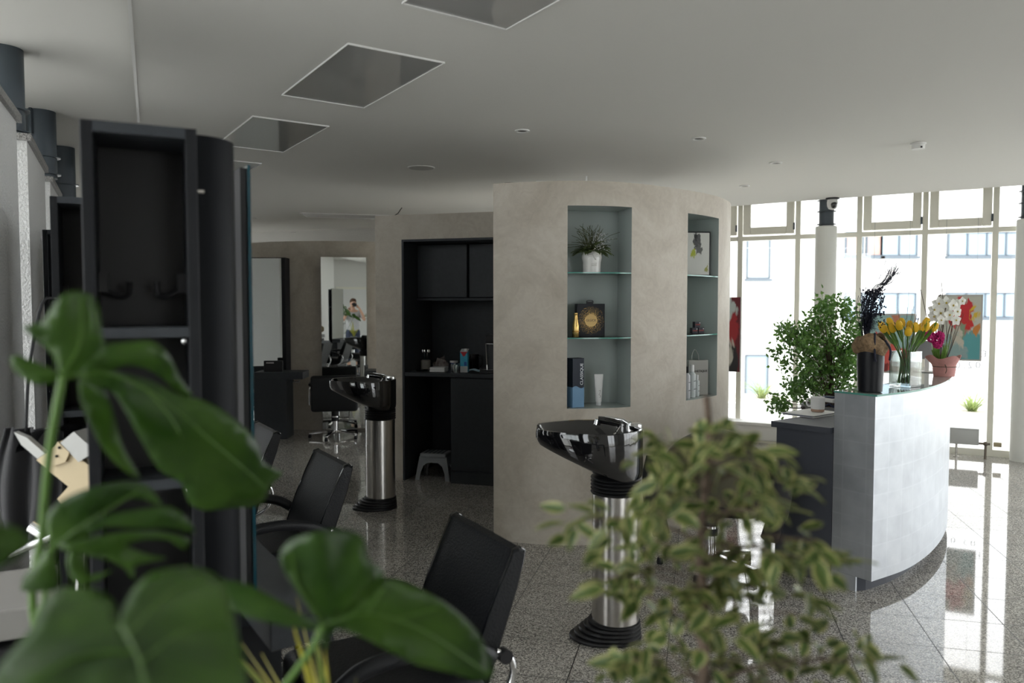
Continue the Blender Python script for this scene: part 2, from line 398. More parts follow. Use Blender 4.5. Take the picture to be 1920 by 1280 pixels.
# ------------------------------------------------------------------ room shell
e_f = Vector((.892, -.452)).normalized()            # along the street front, towards the right
F0 = Vector((5.06, 8.14))
nf = Vector((e_f.y, -e_f.x))                         # into the room
if nf.y > 0: nf = -nf
F_left = F0 - e_f*.65*19                             # far left end of the street front
F_r1 = F0 + e_f*.65
a_row = Vector((-.55, .835)).normalized(); b_row = Vector((.835, .55)).normalized()
pier_dir = Vector((-.463, .886)).normalized()
PL0 = Vector((-2.0715, 3.173))
gl0 = PL0 - Vector((pier_dir.y, -pier_dir.x))*.62   # left glazing line
def lerp2(a, b, t): return a+(b-a)*t
G_near = gl0 - pier_dir*5.2; G_far = gl0 + pier_dir*10.2
outline = [(-0.3, -3.4), (6.8, -3.4), (7.2, 3.2), (6.6, 6.2), tuple(F_r1), tuple(F_left), tuple(G_far), tuple(G_near)]
B = MB(); B.prism([(p[0], p[1]) for p in outline], -.12, 0); fl = struct('floor', B, M_GRAN, 0, 'polished grey granite tile floor')
B = MB(); B.prism([(p[0], p[1]) for p in outline], 2.92, 3.12); struct('ceiling', B, M_CEIL, 0, 'upper concrete ceiling seen beyond the lowered ceiling')
ceil_in = [(1.55, -3.3), (6.3, -3.3), (6.7, 3.0), (6.1, 5.9), (5.35, 6.93), (4.8054, 7.32), (4.296, 7.66), (3.7376, 8.03), (3.121, 8.443), (2.486, 8.90), (1.3, 9.75), (0, 10.2), (-2, 11.3), (-5.0, 12.4), (-5.8, 12.4), (-2.262, 4.757), (-1.402, 2.904)]
B = MB(); B.prism(ceil_in, 2.72, 2.80); struct('ceiling', B, M_CEIL, 0, 'lowered white ceiling over the salon')

ea, eb = Vector((-1.402, 2.904)), Vector((-2.262, 4.757)); ed = (eb-ea).normalized(); en = Vector((-ed.y, ed.x))
ea = ea-ed*6.6; eb = Vector((-5.8, 12.4))
pts = [Vector((1.55, -3.3)), Vector((-1.402, 2.904)), Vector((-2.262, 4.757)), Vector((-5.8, 12.4))]
B = MB(); B.prism([tuple(p) for p in pts]+[tuple(p+Vector((-.012, -.006))) for p in pts[::-1]], 2.716, 2.80); struct('trim_1', B, M_TRIM, 0, 'white edge strip of the lowered ceiling')
# glazed fronts
B = MB(); qa = F0-e_f*.65*8; B.prism([tuple(qa), tuple(F_left), tuple(F_left-nf*.12), tuple(qa-nf*.12)], 0, 2.92); struct('wall_front', B, M_WHITE, 0, 'closed rear part of the street front wall')
wn = [0]
def window_bay(a, b, z0=0, z1=2.92, sash=False, transom=True, sill=.07, fw=.055, dp=.07):
    wn[0] += 1
    a = Vector((a[0], a[1])); b = Vector((b[0], b[1])); L = (b-a).length; d = (b-a)/L
    o = bpy.data.objects.new('window_%d' % wn[0], None); C.objects.link(o); o['kind'] = 'structure'
    o.location = (a.x, a.y, 0); o.rotation_euler = (0, 0, math.atan2(d.y, d.x)); o.empty_display_size = .1
    B = MB()
    B.box(-fw/2, fw/2, -dp/2, dp/2, z0, z1); B.box(fw/2, L-fw/2, -dp/2, dp/2, z0, z0+sill); B.box(fw/2, L-fw/2, -dp/2, dp/2, z1-.06, z1)
    if transom: B.box(fw/2, L-fw/2, -dp/2, dp/2, 2.36, 2.41)
    build('window_frame', B, M_FRAME, o, 0)
    B = MB(); B.box(fw/2, L-fw/2, -.004, .004, z0+sill, 2.36 if transom else z1-.06)
    if transom and not sash: B.box(fw/2, L-fw/2, -.004, .004, 2.41, z1-.06)
    build('pane', B, M_GLASS, o, 0)
    if sash:
        s0, s1, q0, q1 = fw/2+.012, L-fw/2-.012, 2.425, z1-.065
        B = MB(); k = .085
        B.box(s0, s0+k, -.075, .0, q0, q1, .006, 1); B.box(s1-k, s1, -.075, .0, q0, q1, .006, 1)
        B.box(s0+k, s1-k, -.075, .0, q0, q0+k, .006, 1); B.box(s0+k, s1-k, -.075, .0, q1-.04, q1, .006, 1)
        f = build('sash', B, M_FRAME, o, 0)
        B = MB(); B.box(s0+k, s1-k, -.004, .004, q0+k, q1-.04); build('sash_pane', B, M_GLASS, f, 0)
        B = MB(); B.box(s1-.008, s1+.012, -.09, -.07, q0+.04, q0+.12, .004, 1); build('hinge', B, M_STEEL, f, 0)
    return o
for k in range(-1, 8):
    p1 = F0 - e_f*.65*k; p0 = p1 - e_f*.65
    window_bay(p0, p1, sash=(k in (0, 1, 3, 4, 6)))
def front(a, b, n):
    a = Vector(a); b = Vector(b)
    for i in range(n): window_bay(lerp2(a, b, i/n), lerp2(a, b, (i+1)/n), fw=.06)
front(tuple(F_r1), (6.6, 6.2), 1); front((6.6, 6.2), (7.2, 3.2), 3); front((7.2, 3.2), (7.0, -.1), 3); front((4.9, -3.4), (2.7, -3.4), 2)  # back wall bays are unseen, added to raise the light from behind
front(tuple(lerp2(G_near, G_far, .10)), tuple(lerp2(G_near, G_far, .46)), 4)
qa = lerp2(G_near, G_far, .10); nn = Vector((pier_dir.y, -pier_dir.x))*.1
B = MB(); B.prism([tuple(G_near), tuple(qa), tuple(qa-nn), tuple(G_near-nn)], 0, 2.92); struct('wall_left', B, M_WHITE, 0, 'closed front part of the left side wall')
qa = lerp2(G_near, G_far, .46); nn = Vector((pier_dir.y, -pier_dir.x))*.1
B = MB(); B.prism([tuple(qa), tuple(G_far), tuple(G_far-nn), tuple(qa-nn)], 0, 2.92); struct('wall_left', B, M_WHITE, 0, 'closed rear part of the left side wall')
B = MB(); B.prism([(-.3, -3.5), (2.67, -3.5), (2.67, -3.4), (-.3, -3.4)], 0, 2.92); struct('wall_back', B, M_WHITE, 0)
B = MB(); B.prism([(4.93, -3.5), (6.8, -3.5), (6.8, -3.4), (4.93, -3.4)], 0, 2.92); struct('wall_back', B, M_WHITE, 0)
B = MB(); B.prism([(6.8, -3.5), (6.9, -3.5), (7.1, -.13), (7.0, -.13)], 0, 2.92); struct('wall_right', B, M_WHITE, 0)
front(tuple(G_far), tuple(F_left), 4)  # far corner bays, hidden by the partition, added to brighten the rear
B = MB(); dd = (Vector((-.3, -3.4))-G_near).normalized(); nn = Vector((dd.y, -dd.x))*.1
B.prism([tuple(G_near), (-.3, -3.4), (-.3+nn.x, -3.4+nn.y), tuple(G_near+nn)], 0, 2.92); struct('wall_behind', B, M_WHITE, 0)
# door in the back wall (seen in the far mirror)
d = bpy.data.objects.new('door_1', None); C.objects.link(d); d['kind'] = 'structure'; d.location = (.2, -3.398, .0005)
B = MB(); B.box(0, .9, 0, .05, 0, 2.05); build('door_leaf', B, M_WHT, d, 0)
B = MB(); B.box(-.07, 0, 0, .07, 0, 2.12); B.box(.9, .97, 0, .07, 0, 2.12); B.box(0, .9, 0, .07, 2.05, 2.12); build('door_frame', B, M_FRAME, d, 0)
B = MB(); B.tube([(.08, .05, 1.05), (.08, .1, 1.05), (.2, .1, 1.05)], .01); build('door_handle', B, M_CHROME, d)

# pier walls on the left with sloped granite caps, steel heads above
nL = Vector((pier_dir.y, -pier_dir.x))       # towards the room
def pier(p0, p1, th, label):
    p0 = Vector(p0); p1 = Vector(p1)
    B = MB(); B.prism([tuple(p0), tuple(p1), tuple(p1-nL*th), tuple(p0-nL*th)], 0, 2.43)
    o = struct('wall_left', B, M_PIER, 0, label)
    dd = (p1-p0).normalized()*.02; a = p0-dd+nL*.02; b = p1+dd+nL*.02
    B = MB(); B.prism([tuple(a), tuple(b), tuple(b-nL*(th+.04)), tuple(a-nL*(th+.04))], 2.43, 2.465)
    build('granite_cap', B, M_CAP, o, 0)
pl = lambda Y: Vector((-2.2658-(Y-3.5815)*.4632/.886*.97, Y))
pier((-1.72, 2.40), pl(3.56), .15, 'nearest white pier wall on the left')
pier(pl(3.97), pl(4.90), .15, 'second white pier wall on the left')
pier(pl(5.28), pl(6.10), .15, 'third white pier wall on the left')
pier(pl(6.50), pl(7.35), .15, 'fourth white pier wall on the left')
def steel_head(x, y, z0, z1, r, label, fins=True, parent=None, rings=(.03, .145)):
    if parent is None:
        t = thing('steel_column', label, 'column', (x, y, z0), 0, 'grey steel column heads on the left piers')
    else: t = parent
    o = 0 if parent is None else z0
    B = MB(); B.lathe([(r, o), (r, o+z1-z0)], 28); c = build('steel_tube', B, M_STEEL, t)
    B = MB()
    for h in rings: B.lathe([(r, o+h-.006), (r+.022, o+h-.004), (r+.022, o+h+.004), (r, o+h+.006)], 28, close=False)
    build('flange', B, M_STEEL, c)
    if fins:
        B = MB(); B.box(-.012, .004, -r-.02, -r+.01, o+z1-z0-.17, o+z1-z0); build('fixing_plate', B, M_STEEL, c, 0)
    return t
for i, (px, Y) in enumerate(((22, 4.06), (88, 5.36), (127, 6.58))):
    u = (px-960)/1450
    steel_head(u*Y/.9989, Y, 2.4655, 2.9195, .092, ['grey steel column head on the second pier, nearest the camera', 'grey steel column head on the third pier, middle of three', 'grey steel column head on the fourth pier, farthest of three'][i])
for i, (x, y) in enumerate(((3.475, 8.60), (5.235, 7.87))):
    t = thing('structural_column', ['white round column with dark grey head behind the green shrub', 'white round column with dark grey head at right edge of the photo'][i], 'column', (x, y, 0), 0, 'white columns by the street front')
    B = MB(); B.lathe([(.112, 0), (.112, 2.455), (.10, 2.465)], 36); build('column_shaft', B, M_COLW, t)
    steel_head(0, 0, 2.465, 2.919, .078, '', False, t, (.02, .16, .28))
# ------------------------------------------------------------------ curved centre partition with two display niches
WH = 2.405
plan = spline([(-.125, 5.195, 0), (.05, 5.135, 0), (.25, 5.09, 0), (.43, 5.075, 0), (.64, 5.105, 0), (.79, 5.165, 0), (1.0, 5.296, 0), (1.243, 5.497, 0), (1.438, 5.69, 0), (1.585, 5.885, 0), (1.70, 6.10, 0), (1.775, 6.32, 0), (1.80, 6.6, 0), (1.76, 6.95, 0), (1.6, 7.25, 0), (1.35, 7.5, 0)], 6)
def arc_params(pts):
    s = [0]
    for a, b in zip(pts, pts[1:]): s.append(s[-1]+(b-a).length)
    return s
PS = arc_params(plan)
def plan_at(s):
    for i in range(len(PS)-1):
        if s <= PS[i+1] or i == len(PS)-2:
            t = (s-PS[i])/(PS[i+1]-PS[i]); p = plan[i].lerp(plan[i+1], t); d = (plan[i+1]-plan[i]).normalized()
            return p, Vector((-d.y, d.x, 0))          # inward normal
def s_of_px(px):
    k = (px-960)/1450/math.cos(PITCH)
    for i in range(len(plan)-1):
        f0 = plan[i].x-k*plan[i].y; f1 = plan[i+1].x-k*plan[i+1].y
        if f0 <= 0 <= f1: return PS[i]+(PS[i+1]-PS[i])*(-f0)/(f1-f0)
NZ0, NZ1 = .915, 2.245
N1 = (s_of_px(1063.5), s_of_px(1183)); N2 = (s_of_px(1287.5), s_of_px(1345))
ss = sorted(set([round(x, 4) for x in PS]+[round(x, 4) for x in N1+N2]))
# drop samples too near to niche edges
keep = []
for x in ss:
    if all(abs(x-round(n, 4)) > .012 or x == round(n, 4) for n in N1+N2): keep.append(x)
ss = keep
zs = [0, NZ0, NZ1, WH]
def inn(x, N): return round(N[0], 4)-1e-6 <= x <= round(N[1], 4)+1e-6
B = MB(); TH = .36
OV = [[B.bm.verts.new((*plan_at(x)[0].xy, z)) for z in zs] for x in ss]
IV = [[B.bm.verts.new((*(plan_at(x)[0]+plan_at(x)[1]*TH).xy, z)) for z in (0, WH)] for x in ss]
for i in range(len(ss)-1):
    hole = (inn(ss[i], N1) and inn(ss[i+1], N1)) or (inn(ss[i], N2) and inn(ss[i+1], N2))
    for j in range(3):
        if hole and j == 1: continue
        B.bm.faces.new((OV[i][j], OV[i+1][j], OV[i+1][j+1], OV[i][j+1]))
    B.bm.faces.new((IV[i][0], IV[i][1], IV[i+1][1], IV[i+1][0]))
    B.bm.faces.new((OV[i][3], OV[i+1][3], IV[i+1][1], IV[i][1]))
for k in (0, -1):
    B.bm.faces.new((OV[k][0], OV[k][1], OV[k][2], OV[k][3], IV[k][1], IV[k][0]))
wall_c = struct('wall_center', B, M_CONC, 50, 'curved beige plaster partition with two display niches')
niches = []
for N, dep in ((N1, .27), (N2, .27)):
    B = MB(); sx = [x for x in ss if inn(x, N)]
    pts = [plan_at(x) for x in sx]
    p0, p1 = pts[0][0], pts[-1][0]; nn = (pts[0][1]+pts[-1][1]).normalized(); d = (p1-p0)
    # straight sided box lining with a flat back
    front0 = [Vector((*p.xy, NZ0)) for p, _ in pts]; front1 = [Vector((*p.xy, NZ1)) for p, _ in pts]
    b0 = p0+nn*dep; b1 = p1+nn*dep
    f0 = [B.bm.verts.new(v) for v in front0]; f1 = [B.bm.verts.new(v) for v in front1]
    q = [B.bm.verts.new((b0.x, b0.y, NZ0)), B.bm.verts.new((b1.x, b1.y, NZ0)), B.bm.verts.new((b1.x, b1.y, NZ1)), B.bm.verts.new((b0.x, b0.y, NZ1))]
    B.bm.faces.new(f0+[q[1], q[0]]); B.bm.faces.new(f1+[q[2], q[3]]); B.bm.faces.new(q)
    B.bm.faces.new((f0[0], q[0], q[3], f1[0])); B.bm.faces.new((f0[-1], f1[-1], q[2], q[1]))
    ln = build('niche_lining', B, M_NICHE, wall_c, 0)
    niches.append((p0, p1, nn, d.normalized(), d.length))
    for z in (1.375, 1.805):
        B = MB(); poly = [tuple((p+n_*.004).xy) for p, n_ in pts]+[tuple((b1-nn*.004).xy), tuple((b0-nn*.004).xy)]
        B.prism(poly, z, z+.008); g = build('glass_shelf', B, M_SHELF, wall_c, 0)
        B = MB(); B.prism([tuple((p+n_*.001).xy) for p, n_ in pts]+[tuple((p+n_*.004).xy) for p, n_ in reversed(pts)], z, z+.008); build('polished_edge', B, M_GEDGE, g, 0)
# ceiling cable and strip on the partition top
t = tag(build('cable_stub', MB().tube([(0, 0, WH+.002), (.03, .01, WH+.006), (.10, .03, WH+.008), (.16, .02, WH+.004)], .005, 6), M_BLK), 'dark cable end lying on the curved partition top', 'cable'); t.location = (-.05, 5.22, .003)
B = MB(); B.tube([(0, 0, 0), (.34, .02, 0)], .011, 8); B.tube([(.34, .02, -.005), (.34, .02, .045)], .006, 6)
t = tag(build('tube_lamp', B, M_TRIM), 'slim white tube lying on top of the curved partition', 'lamp'); t.location = (.16, 5.22, WH+.012)

# ------------------------------------------------------------------ kitchen wall and alcove
K0 = Vector((-1.245, 7.07)); ke = Vector((1.074, -.32)).normalized(); kn = Vector((-ke.y, ke.x)); krz = math.atan2(ke.y, ke.x)
AT = 2.185
def kb(B, s0, s1, t0, t1, z0, z1, bev=0): return B.box(s0, s1, t0, t1, z0, z1, bev, 1)
B = MB(); kb(B, 0, .262, 0, .75, 0, WH); kb(B, .262, 1.75, 0, .75, AT, WH); kb(B, 1.62, 1.75, 0, .75, 0, AT); kb(B, .262, 1.62, .68, .75, 0, AT)
o = struct('wall_kitchen', B, M_CONC, 0, 'plaster partition with the dark kitchenette alcove'); o.location = (*K0, 0); o.rotation_euler = (0, 0, krz)
ku = thing('alcove_lining', 'anthracite panels lining the kitchenette alcove', 'panel', (*K0, 0), krz)
B = MB(); kb(B, .2625, .282, -.004, .66, 0, AT-.001); build('side_panel', B, M_DARK, ku, 0)
B = MB(); kb(B, 1.600, 1.6195, -.004, .66, 0, AT-.001); build('side_panel', B, M_DARK, ku, 0)
B = MB(); kb(B, .282, 1.6, -.004, .66, AT-.021, AT-.001); build('top_panel', B, M_DARK, ku, 0)
B = MB(); kb(B, .282, 1.6, .655, .679, 0, AT-.021); build('back_panel', B, M_DARK, ku, 0)
def cab(name, label, s0, s1, t0, t1, z0, z1, ndoor, plinth=0):
    c = thing(name, label, 'cabinet', (*(K0+ke*s0+kn*t0), z0), krz)
    W = s1-s0; D = t1-t0; H = z1-z0
    B = MB(); B.box(0, W, .02, D, plinth, H); build('cabinet_body', B, M_DARK2, c, 0)
    for i in range(ndoor):
        B = MB(); B.box(i*W/ndoor+.004, (i+1)*W/ndoor-.004, 0, .018, plinth+.004, H-.004, .001, 1); build('door', B, M_DARK, c, 0)
    if plinth:
        B = MB(); B.box(0, W, .004, D, 0, plinth-.003); build('plinth', B, M_DARK, c, 0)
    return c
cab('wall_cabinet', 'left dark wall cabinet above the kitchenette worktop', .287, .782, .29, .65, 1.665, 2.155, 1)
cab('wall_cabinet', 'right dark wall cabinet above the kitchenette worktop', .80, 1.595, .29, .65, 1.665, 2.155, 1)
B = MB(); kb(B, .286, 1.596, .28, .64, 1.640, 1.660); tag(build('light_rail', B, M_DARK, None, 0, (0, 0, 0)), 'thin dark rail board under the kitchenette wall cabinets', 'shelf'); o = bpy.data.objects['light_rail']; o.location = (*K0, 0); o.rotation_euler = (0, 0, krz)
B = MB(); kb(B, .286, 1.596, .0, .65, .955, .99, .002); o = tag(build('worktop', B, M_DARK), 'dark worktop across the kitchenette alcove', 'worktop'); o.location = (*K0, 0); o.rotation_euler = (0, 0, krz)
cab('base_cabinet', 'dark base cabinet under the kitchenette worktop', .722, 1.596, .006, .64, 0, .95, 1, .115)
def kpos(px, t, z=.991):
    a = K0+kn*t; p, s = ray_hit(px, a, a+ke); return Vector((p[0], p[1], z))

# ------------------------------------------------------------------ far curved partition
B = MB(); cc = Vector((-2.42, 11.53)); R = 1.7
segs = 40; a0, a1 = math.radians(-75), math.radians(75)
out = []; inn_ = []
for i in range(segs+1):
    a = a0+(a1-a0)*i/segs
    out.append((cc.x+R*math.sin(a), cc.y-R*math.cos(a))); inn_.append((cc.x+(R-.25)*math.sin(a), cc.y-(R-.25)*math.cos(a)))
B.prism(out+inn_[::-1], 0, WH); struct('wall_rear', B, M_CONC, 50, 'far curved plaster partition with mirrors')

# ------------------------------------------------------------------ ceiling fittings
def ceil_panel(c0, c1, c2, c3, label):
    """corners at ceiling height, counter-clockwise"""
    ps = [Vector((p[0], p[1])) for p in (c0, c1, c2, c3)]; ctr = sum(ps, Vector((0, 0)))/4
    t = thing('ceiling_panel_light', label, 'ceiling light', (ctr.x, ctr.y, 2.7195), 0, 'square ceiling panels')
    q = [p-ctr for p in ps]
    B = MB(); s = .006
    for i in range(4):
        a, b = q[i], q[(i+1) % 4]; a2 = a*(1+s/.4); b2 = b*(1+s/.4)
        B.prism([tuple(a), tuple(b), tuple(b2), tuple(a2)], -.008, 0)
    build('frame', B, M_TRIM, t, 0)
    B = MB(); B.prism([tuple(p) for p in q], -.003, 0); build('diffuser', B, M_PANEL, t, 0)
    return t
p2 = [Vector((-.702, 3.372)), Vector((-.316, 3.633)), Vector((-.841, 4.443)), Vector((-1.221, 4.174))]
off = Vector((-.835, 1.276)); off1 = Vector((-.818, 1.254))
ceil_panel(*[p-off1 for p in p2], 'glossy grey ceiling panel cut by the top edge of the photo, nearest of the row')
ceil_panel(*p2, 'glossy grey ceiling panel, largest one seen whole')
ceil_panel(*[p+off for p in p2], 'glossy grey ceiling panel above the tall black shelf towers, next beyond the largest')
ceil_panel(*[p+off*2 for p in p2], 'glossy grey ceiling panel half hidden by the curved black cover')
q0, q1_, q3 = P(563, 398, 2.72), P(576, 405.5, 2.72), P(705, 402.5, 2.72)
dv = (q3-q0).normalized()*1.3
ceil_panel(q1_.xy, (q1_+dv).xy, (q0+dv).xy, q0.xy, 'long grey ceiling panel far back, just left of the kitchenette wall')
def spot(px, py, label, r=.045):
    p = P(px, py, 2.72); t = thing('ceiling_spotlight', label, 'spotlight', (p.x, p.y, 2.7195), 0, 'recessed ceiling spotlights')
    B = MB(); B.lathe([(r*.68, -.001), (r*.8, -.008), (r*1.08, -.006), (r*1.08, 0)], 24, close=False); build('trim_ring', B, M_TRIM, t)
    B = MB(); B.lathe([(0, -.0012), (r*.69, -.0016), (r*.69, 0)], 20, close=False); build('lamp', B, mat('dark_reflector', (.05, .05, .045), .4), t)
for px, py, lb in ((979, 244.5, 'recessed ceiling spotlight above the left end of the curved partition'), (1310, 259, 'recessed ceiling spotlight nearest to the round ceiling detector, larger one'),
                   (1455, 304.5, 'recessed ceiling spotlight between the detector and the curved partition'), (1396, 348, 'recessed ceiling spotlight beside the rounded end of the partition'),
                   (477, 408, 'lit looking recessed spotlight beside the tall mirror edge'), (549, 435, 'small recessed spotlight in the dark band of ceiling far back')): spot(px, py, lb)
p = P(790, 314, 2.72); t = thing('ceiling_speaker', 'round flat white ceiling speaker above the kitchenette', 'speaker', (p.x, p.y, 2.7195))
B = MB(); B.lathe([(.1, -.006), (.112, -.004), (.112, 0)], 32, close=False); build('rim', B, M_TRIM, t)
B = MB(); B.lathe([(0, -.005), (.101, -.006), (.101, 0)], 32, close=False); build('grille', B, mat('speaker_grille', (.50, .50, .48), .7), t)
p = P(1722, 268, 2.72); t = thing('smoke_detector', 'small round white detector on the ceiling at right', 'detector', (p.x, p.y, 2.7195))
B = MB(); B.lathe([(0, -.042), (.040, -.042), (.042, -.03), (.042, -.012), (.05, -.008), (.05, 0)], 28); build('housing', B, M_TRIM, t)
B = MB(); B.box(-.006, .006, -.044, -.040, -.04, -.028); build('slot', B, M_BLK, t, 0)
p = P(1561, 371, 2.72); t = thing('security_camera', 'black and white dome camera under the ceiling by the window', 'camera', (p.x, p.y, 2.7195))
B = MB(); B.lathe([(.068, 0), (.068, -.014), (.05, -.018)], 28); build('mount_plate', B, M_BLK, t)
B = MB(); B.lathe([(.05, -.014), (.055, -.05), (.050, -.09), (.036, -.115), (0, -.125)], 28, close=False); build('housing', B, M_WHT, t)
B = MB(); B.ball((0, -.02, -.07), .04, (1, 1, 1.2), 16, 10); build('lens_dome', B, M_GLOSSB, t)
# loose cable on the kitchen wall
p = Vector(kpos(742, .05, WH+.004)); t = tag(build('cable_stub', MB().tube([(0, 0, 0), (.03, 0, .02), (.05, 0, .05), (.065, 0, .07)], .004, 6), M_BLK), 'thin cable sticking up from the kitchenette wall top', 'cable'); t.location = p

# ------------------------------------------------------------------ work stations on the left (tower, cover, mirror, desk)
rzs = math.atan2(a_row.y, a_row.x)          # local x runs along the row (away), local -y towards the chairs
rzt = math.atan2(.905, -.425)
def tower(loc, label):
    t = thing('shelf_tower', label, 'shelf unit', loc, rzt, 'tall black shelf towers')
    # local: x 0..D, y 0..-W
    W, D, H = .205, .34, 1.95; k = .021
    for y in (0, -W+k):
        B = MB(); B.box(0, D, y-k, y, 0, H, .0015, 1); build('side_panel', B, M_DARK2 if y else M_DARK2, t, 0)
    B = MB(); B.box(0, D, -W+k, -k, H-k, H); build('top_panel', B, M_DARK, t, 0)
    B = MB(); B.box(0, D, -W+k, -k, 0, .06); build('plinth', B, M_DARK, t, 0)
    B = MB(); B.box(D/2-.004, D/2+.004, -W+k, -k, .06, H-k); build('middle_panel', B, M_BLK, t, 0)
    for z in (.35, .88, 1.23, 1.535):
        B = MB(); B.box(.006, D/2-.004, -W+k, -k, z, z+.02); build('shelf', B, M_DARK, t, 0)
        B = MB(); B.box(D/2+.004, D-.006, -W+k, -k, z, z+.02); build('shelf', B, M_DARK, t, 0)
        B = MB(); B.ball((.02, -W+k+.008, z-.008), .008); build('shelf_pin', B, M_CHROME, t)
    for y in (-k-.02, -W+k+.02):
        s = 1 if y > -W/2 else -1
        B = MB(); B.obox((.12, y+.012*s, 1.645), (1, 0, 0), (0, 1, 0), (0, 0, 1), .012, .008, .02)
        B.tube([(.12, y+.01*s, 1.63), (.115, y-.01*s, 1.618), (.11, y-.025*s, 1.617), (.105, y-.034*s, 1.622), (.10, y-.036*s, 1.648)], .006, 8); build('hook', B, M_BLK, t)
    B = MB(); B.tube([(.03, -W, 1.83), (.03, -W-.014, 1.83)], .0045, 10); build('screw_knob', B, M_BRUSH, t)
    return t
def cover(loc, label):
    t = thing('curved_cover', label, 'panel', loc, rzt, 'curved black cover panels')
    B = MB(); R0 = .082; n = 14
    o = [(.02+R0-R0*math.cos(PI*.5*i/n)*1.0, -R0*math.sin(PI*.5*i/n)) for i in range(n+1)]
    poly = [(0, 0)]+[(x*1.0, y) for x, y in o]+[(.20, -R0), (.20, 0)]
    B.prism(poly, .06, 1.955); build('cover_shell', B, mat('black_satin', (.004, .005, .007), .5, spec=.14), t, 30)
    B = MB(); B.box(0, .20, -R0+.02, 0, 0, .06); build('foot', B, M_BLK, t, 0)
    return t
def smirror(loc, label):
    t = thing('station_mirror', label, 'mirror', loc, rzs, 'mirrors standing on the work stations')
    B = MB(); B.box(.02, .62, .0035, .018, .842, 1.95); build('back_board', B, M_BLK, t, 0)
    B = MB(); B.box(.004, .62, -.003, .003, .842, 1.955); build('mirror_glass', B, M_MIRROR, t, 0)
    B = MB(); B.box(0, .0035, -.003, .004, .842, 1.955); build('polished_edge', B, M_TEAL, t, 0)
    B = MB(); B.box(.12, .17, .022, .045, 1.28, 1.58, .003, 1); B.box(.20, .215, .022, .04, 1.28, 1.60); build('mounting_rail', B, M_BRUSH, t, 0)
    B = MB(); B.box(.12, .17, .03, .052, 1.58, 1.64, .004, 1); build('bracket', B, mat('brass_bracket', (.45, .36, .12), .4, metal=.6), t, 0)
    return t
def sdesk(loc, label):
    t = thing('station_desk', label, 'desk', loc, rzs, 'cantilevered desks under the station mirrors')
    B = MB(); B.box(-.20, .50, -.135, .02, .77, .84, .002, 1); build('desktop', B, M_DARK, t, 0)
    B = MB(); B.box(-.02, .48, -.06, .06, 0, .77, .002, 1); build('leg_panel', B, M_DARK2, t, 0)
    return t
S1 = Vector((-.67, 1.99)); shifts = [Vector((0, 0)), Vector((-.675, 1.036)), Vector((-1.375, 2.15))]
tl0 = Vector((-.815, 1.474))
parts_ = []
for nm, i, lb in (('t', 0, 'tall black shelf tower nearest the camera, its hooks showing'), ('c', 0, 'curved black cover beside the nearest shelf tower'), ('m', 0, 'tall mirror seen edge on beside the nearest shelf tower'), ('d', 0, 'dark grey desktop under the nearest edge on mirror')):
    if nm == 't': parts_.append(tower((*tl0, 0), lb))
    if nm == 'c': q = tl0 + Vector((-.425, .905))*.06 + Vector((.905, .425))*.208; parts_.append(cover((*q, 0), lb))
    if nm == 'm': parts_.append(smirror((*S1, 0), lb))
    if nm == 'd': parts_.append(sdesk((*S1, 0), lb))
LB = {0: ['second black shelf tower, just behind the nearest one', 'curved black cover of the second station, hidden behind the first', 'mirror of the second station behind the nearest shelf tower', 'desk of the second station behind the nearest shelf tower'],
      1: ['farthest black shelf tower against the white pier wall', 'curved black cover of the farthest left station', 'mirror of the farthest left station by the pier wall', 'desk of the farthest left station by the pier wall']}
for k, sft in enumerate(shifts[1:]):
    for o, lb in zip(parts_, LB[k]):
        dup(o, (o.location.x+sft.x, o.location.y+sft.y, 0), None, lb)

